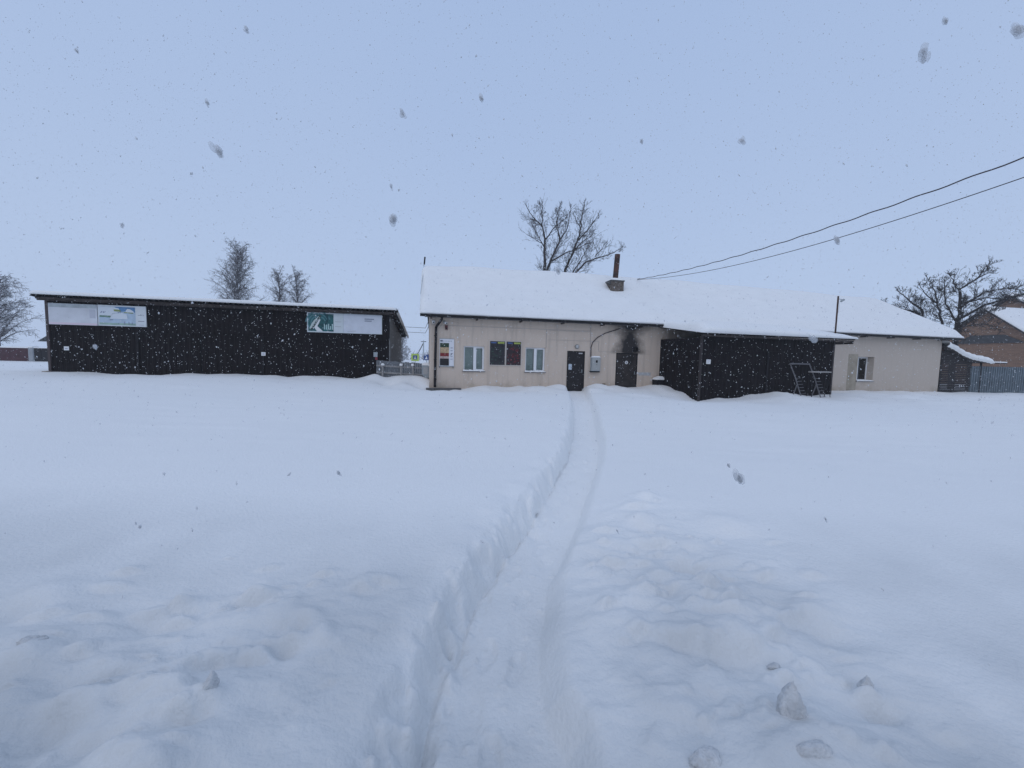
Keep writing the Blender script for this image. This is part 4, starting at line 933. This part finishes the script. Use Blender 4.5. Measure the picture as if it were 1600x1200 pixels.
MB().add([(-.7,-.52,2.22),(2.5,-.52,4.42),(2.5,5.5,4.42),(-.7,5.5,2.22),(5.7,-.52,2.22),(5.7,5.5,2.22)], [(0,1,2,3),(1,4,5,2)]).build('roof_snow', SNOW, ct)
B(2.0, 2.9, -.05, .0, 1.0, 1.9).build('window', DARKER, ct)

# ------------------------------------------------------------------ road signs and pole in the gap
rs = thing('crossing_sign', 'square blue road sign with yellow-green border in the gap', 'road sign', ((648-800)/600*45, 45, .3), .1)
B(-.44, .44, -.03, 0, .68, 1.52).build('border', mat('fluoro_yellow', (.40,.54,.09), .5), rs)
B(-.24, .24, -.036, -.031, .86, 1.34).build('blue_field', mat('sign_blue', (.03,.07,.22), .5), rs)
MB().prism([(-.15,.92),(.15,.92),(0,1.25)], -.041, -.0365).build('white_triangle', WHITE, rs)
MB().prism([(-.03,.95),(.03,.95),(.03,1.12),(-.03,1.12)], -.046, -.0415).build('figure', DARKER, rs)
MB().tube([(0,.04,-.3),(0,.04,1.5)], .04, 6).build('post', GREYM, rs)
r2 = thing('blue_road_sign', 'small square blue road sign at the building corner', 'road sign', ((666-800)/600*43, 43, .3), .1)
B(-.30, .30, -.03, 0, .85, 1.45).build('plate', mat('sign_blue', (.03,.07,.22), .5), r2); MB().prism([(-.18,.95),(.10,.95),(.0,1.3)], -.035, -.0305).build('white_mark', WHITE, r2); MB().tube([(0,.04,-.3),(0,.04,1.45)], .04, 6).build('post', GREYM, r2)
up_ = thing('utility_pole', 'far concrete utility pole with a slanted brace in the gap', 'pole', ((661-800)/600*130, 130, 0), 0)
MB().tube([(0,0,-.5),(0,0,6.6)], [.26,.18], 6).build('pole', GREYM, up_); MB().tube([(-3.0,0,0),(-.1,0,5.6)], .17, 6).build('brace', DARKER, up_); B(-.9,.9,-.08,.08,6.1,6.3).build('crossarm', DARKER, up_)

# ------------------------------------------------------------------ overhead wires
def ray(px, py):
    dx, dy = (px-800)/600, (py-600)/600; c, s_ = math.cos(ROLL), math.sin(ROLL); ux, uy = dx*c + dy*s_, -dx*s_ + dy*c
    return Vector((ux, math.cos(PITCH) - uy*math.sin(PITCH), -math.sin(PITCH) - uy*math.cos(PITCH)))
WA = hloc(5.65, DEP/2-.45, RIDGE+.22)
def wire(end, sag, rad, label, twist=False, ext=1.6):
    pts = []; n = 160
    for k in range(n+1):
        t = k/n*ext; p = WA.lerp(end, t); tt = t
        p.z -= 4*sag*tt*(1-tt)
        if twist: p.z += .013*math.sin(t*95); p.x += .013*math.cos(t*95)
        pts.append(p)
    o = MB().tube(pts, rad, 5).build('overhead_wire', CABLE, None, True); tag(o, label, 'wire', 'wires over the yard')
E1 = Vector((0,0,CAM_H)) + ray(1600, 246)*(9.0/ray(1600,246).y); E2 = Vector((0,0,CAM_H)) + ray(1600, 277)*(9.3/ray(1600,277).y)
wire(E1, .36, .017, 'upper wavy overhead cable running from the roof to upper right', True)
wire(E2, .52, .012, 'lower thin overhead wire running from the roof to the right')
MB().tube([WA+Vector((-.6,.1,-.05)), WA+Vector((.25,-.05,.02))], .05, 6).build('wire_anchor', GREYM, None)
wa = bpy.data.objects['wire_anchor']; tag(wa, 'short grey pipe bracket holding the wires on the roof', 'bracket')
for dz, dx_ in ((0, 0), (-.28, .1)):
    o = MB().tube([sloc(13.2, 3, 3.25+dz), sloc(15.0, 3.0, 3.22+dz), hloc(-7.3, 1.2, 3.38+dz)], .012, 4).build('gap_wire', CABLE, None)
    tag(o, ('upper' if dz == 0 else 'lower') + ' wire strung across the gap from shed to building', 'wire', 'wires across the gap')

# ------------------------------------------------------------------ snow clods on the field
def clod(x, y, sx_, sy_, sz_, seed, label, peak=0.0):
    rr = random.Random(seed); bm = bmesh.new(); bmesh.ops.create_icosphere(bm, subdivisions=4, radius=1)
    pl_ = [(Vector((rr.gauss(0,1), rr.gauss(0,1), rr.gauss(0,.8))).normalized(), rr.uniform(.55,.85)) for k in range(9)]
    for v in bm.verts:
        d = v.co.normalized(); r = 1.0
        for n_, c_k in pl_:
            q = d.dot(n_)
            if q > .05: r = min(r, c_k/q)
        r += .06*math.sin(d.x*7+seed)*math.sin(d.y*8)*math.cos(d.z*6) + .05*math.sin(d.x*17+seed*2)*math.sin(d.y*19+d.z*15) + rr.gauss(0,.02)
        v.co = d*r; v.co.z += peak*max(0, v.co.z)*(1-min(1, abs(v.co.x)*1.1+abs(v.co.y)*.9))
        v.co = Vector((v.co.x*sx_, v.co.y*sy_, v.co.z*sz_))
    me = bpy.data.meshes.new('snow_clod'); bm.to_mesh(me); bm.free(); me.materials.append(CLODM)
    me.polygons.foreach_set('use_smooth', [True]*len(me.polygons))
    o = bpy.data.objects.new('snow_clod', me); C.objects.link(o); o.location = (x, y, gz(x, y) - sz_*.22); o.rotation_euler.z = rr.uniform(-.4, .4)
    tag(o, label, 'snow clod', 'clods of snow lying on the field')
CLODM = mat('old_snow', (.56,.575,.585), .9, var=.15, vscale=18, bump=.6, bscale=60)
clod(1.16, 1.46, .055, .06, .10, 1, 'pointed grey snow clod, tallest on the right foreground', .7)
clod(.74, 1.31, .075, .045, .042, 2, 'flat grey snow clod at the bottom nearest the path')
clod(1.13, 1.31, .075, .04, .036, 3, 'low slanting snow clod below the pointed one', .2)
clod(1.62, 1.63, .03, .03, .035, 4, 'small peaked snow clod farthest right in the foreground', .5)
clod(.20, 1.33, .045, .035, .03, 5, 'small broken snow clod on the right edge of the path')
clod(1.29, 1.74, .035, .025, .022, 6, 'small twin-humped snow clod behind the pointed one')
clod(-1.16, 1.43, .03, .03, .04, 7, 'small upright snow clod alone in the left foreground', .5)
clod(-2.19, 1.69, .055, .035, .032, 8, 'dark oval snow clod near the left edge')

# ------------------------------------------------------------------ falling snow (uncountable) and the hazy air
FLK = mat('snowflake', (.78,.80,.82), .9, spec=.1); FLK.node_tree.nodes['Principled BSDF'].inputs['Alpha'].default_value = .78
rs_ = np.random.RandomState(12)
def flakes(n, xr, yr, zr, r0, r1):
    return np.stack([rs_.uniform(*xr, n), rs_.uniform(*yr, n), rs_.uniform(*zr, n)], -1), rs_.uniform(r0, r1, n)**1.0
Ps, Rs = [], []
for n_, xr, yr, zr, r0, r1 in ((34000, (-22,22), (5,17), (.4,11), .005, .014), (3200, (-8,8), (1.6,6), (.1,6.5), .0030, .0085)):
    p, r = flakes(n_, xr, yr, zr, r0, r1); Ps.append(p); Rs.append(r)
near_f = np.array([(1.06,1.02,2.56),(1.12,.86,2.62),(-.62,.80,2.19),(-.66,.98,2.47),(-.30,.95,2.10),(-.9,.9,1.98),(.56,1.0,2.25),(.55,.95,1.44),(.82,.97,1.30),(-.29,1.0,2.3),(-1.0,1.0,1.23),(-.95,.96,1.24),(.26,.9,2.55),(-.1,1.05,2.37),(.34,1.1,2.3),(1.35,1.03,2.66),(-1.2,1.1,2.5),(.1,.9,1.9),(.9,1.1,2.05),(-.5,1.1,1.35),(.35,1.2,1.15),(-1.3,1.2,1.7),(.62,.8,1.75),(.773,.777,2.294),(.944,.777,2.341),(-.584,.777,2.086),(.470,.777,1.465),(-.245,.777,1.966)])
P_ = np.concatenate(Ps); R_ = np.concatenate(Rs)
keep = (P_[:,1] > .75); P_, R_ = P_[keep], R_[keep]
octv = np.array([(1,0,0),(-1,0,0),(0,1,0),(0,-1,0),(0,0,1),(0,0,-1)], float); octf = np.array([(0,2,4),(2,1,4),(1,3,4),(3,0,4),(2,0,5),(1,2,5),(3,1,5),(0,3,5)])
N_ = len(P_); jit = rs_.uniform(.45, 1.25, (N_, 6, 1)); sc3 = np.stack([rs_.uniform(.6,1.1,N_), rs_.uniform(.5,1.0,N_), rs_.uniform(.8,1.7,N_)], -1)[:,None,:]
tilt = rs_.uniform(-.9,.9,N_); V = octv[None]*jit*sc3*R_[:,None,None]
ct_, st_ = np.cos(tilt)[:,None], np.sin(tilt)[:,None]; vx = V[:,:,0]*ct_ + V[:,:,2]*st_; vz = -V[:,:,0]*st_ + V[:,:,2]*ct_
V = np.stack([vx, V[:,:,1], vz], -1) + P_[:,None,:]
F = (octf[None] + (np.arange(N_)*6)[:,None,None]).reshape(-1, 3).astype(np.int32)
# the nearest flakes: loose translucent tufts
bt = bmesh.new(); bmesh.ops.create_icosphere(bt, subdivisions=2, radius=1); bt.verts.ensure_lookup_table()
tv = np.array([v.co[:] for v in bt.verts]); tf = np.array([[v.index for v in f.verts] for f in bt.faces]); bt.free()
VV, FF, off_n = [V.reshape(-1, 3)], [F], N_*6
for c in near_f:
    big = rs_.uniform(.0035, .0085) if abs(c[1]-.777) > .003 else rs_.uniform(.0105, .0135); ax_ = Vector((.45, rs_.uniform(-.5,.5), -1)).normalized(); lon = rs_.uniform(1.2, 2.3)
    for k in range(7):
        off = Vector(rs_.normal(0, .28, 3))*big + ax_*float(rs_.normal(0, .35))*big*lon*.6; sc_k = rs_.uniform(.45, .95)
        Mx = np.array(ax_.to_track_quat('Z', 'Y').to_matrix()) @ np.diag([sc_k*big*.62, sc_k*big*.62, sc_k*big*lon*.75])
        VV.append(tv @ Mx.T + np.array(c) + np.array(off) + rs_.normal(0, .06, tv.shape)*big); FF.append((tf + off_n).astype(np.int32)); off_n += len(tv)
nA = len(F); V = np.concatenate(VV); F = np.concatenate(FF).astype(np.int32)
me = bpy.data.meshes.new('falling_snow'); me.vertices.add(len(V)); me.vertices.foreach_set('co', V.ravel())
me.loops.add(F.size); me.loops.foreach_set('vertex_index', F.ravel()); me.polygons.add(len(F)); me.polygons.foreach_set('loop_start', np.arange(0, F.size, 3)); me.polygons.foreach_set('loop_total', np.full(len(F), 3))
me.update(calc_edges=True); me.polygons.foreach_set('use_smooth', [True]*len(F)); me.materials.append(FLK)
FLN = mat('snowflake_tuft', (.74,.76,.79), .9, spec=.05); FLN.node_tree.nodes['Principled BSDF'].inputs['Alpha'].default_value = .30
me.materials.append(FLN); me.polygons.foreach_set('material_index', np.r_[np.zeros(nA, np.int32), np.ones(len(F)-nA, np.int32)])
fo = bpy.data.objects.new('falling_snow', me); C.objects.link(fo); fo['kind'] = 'stuff'; fo['label'] = 'snowflakes falling over the yard'

hz = B(-460, 460, -60, 660, -1.6, 22).build('haze', mat('haze_dummy', (1,1,1)), None)
hz['kind'] = 'stuff'; hz['label'] = 'snow-filled hazy air'
hm = bpy.data.materials.new('haze'); hm.use_nodes = True; hn = hm.node_tree.nodes; hn.clear()
ho = hn.new('ShaderNodeOutputMaterial'); pv = hn.new('ShaderNodeVolumePrincipled'); pv.inputs['Color'].default_value = (.93,.94,.96,1); pv.inputs['Density'].default_value = .0010
pv.inputs['Anisotropy'].default_value = 0.2
hm.node_tree.links.new(pv.outputs[0], ho.inputs['Volume']); hz.data.materials.clear(); hz.data.materials.append(hm)
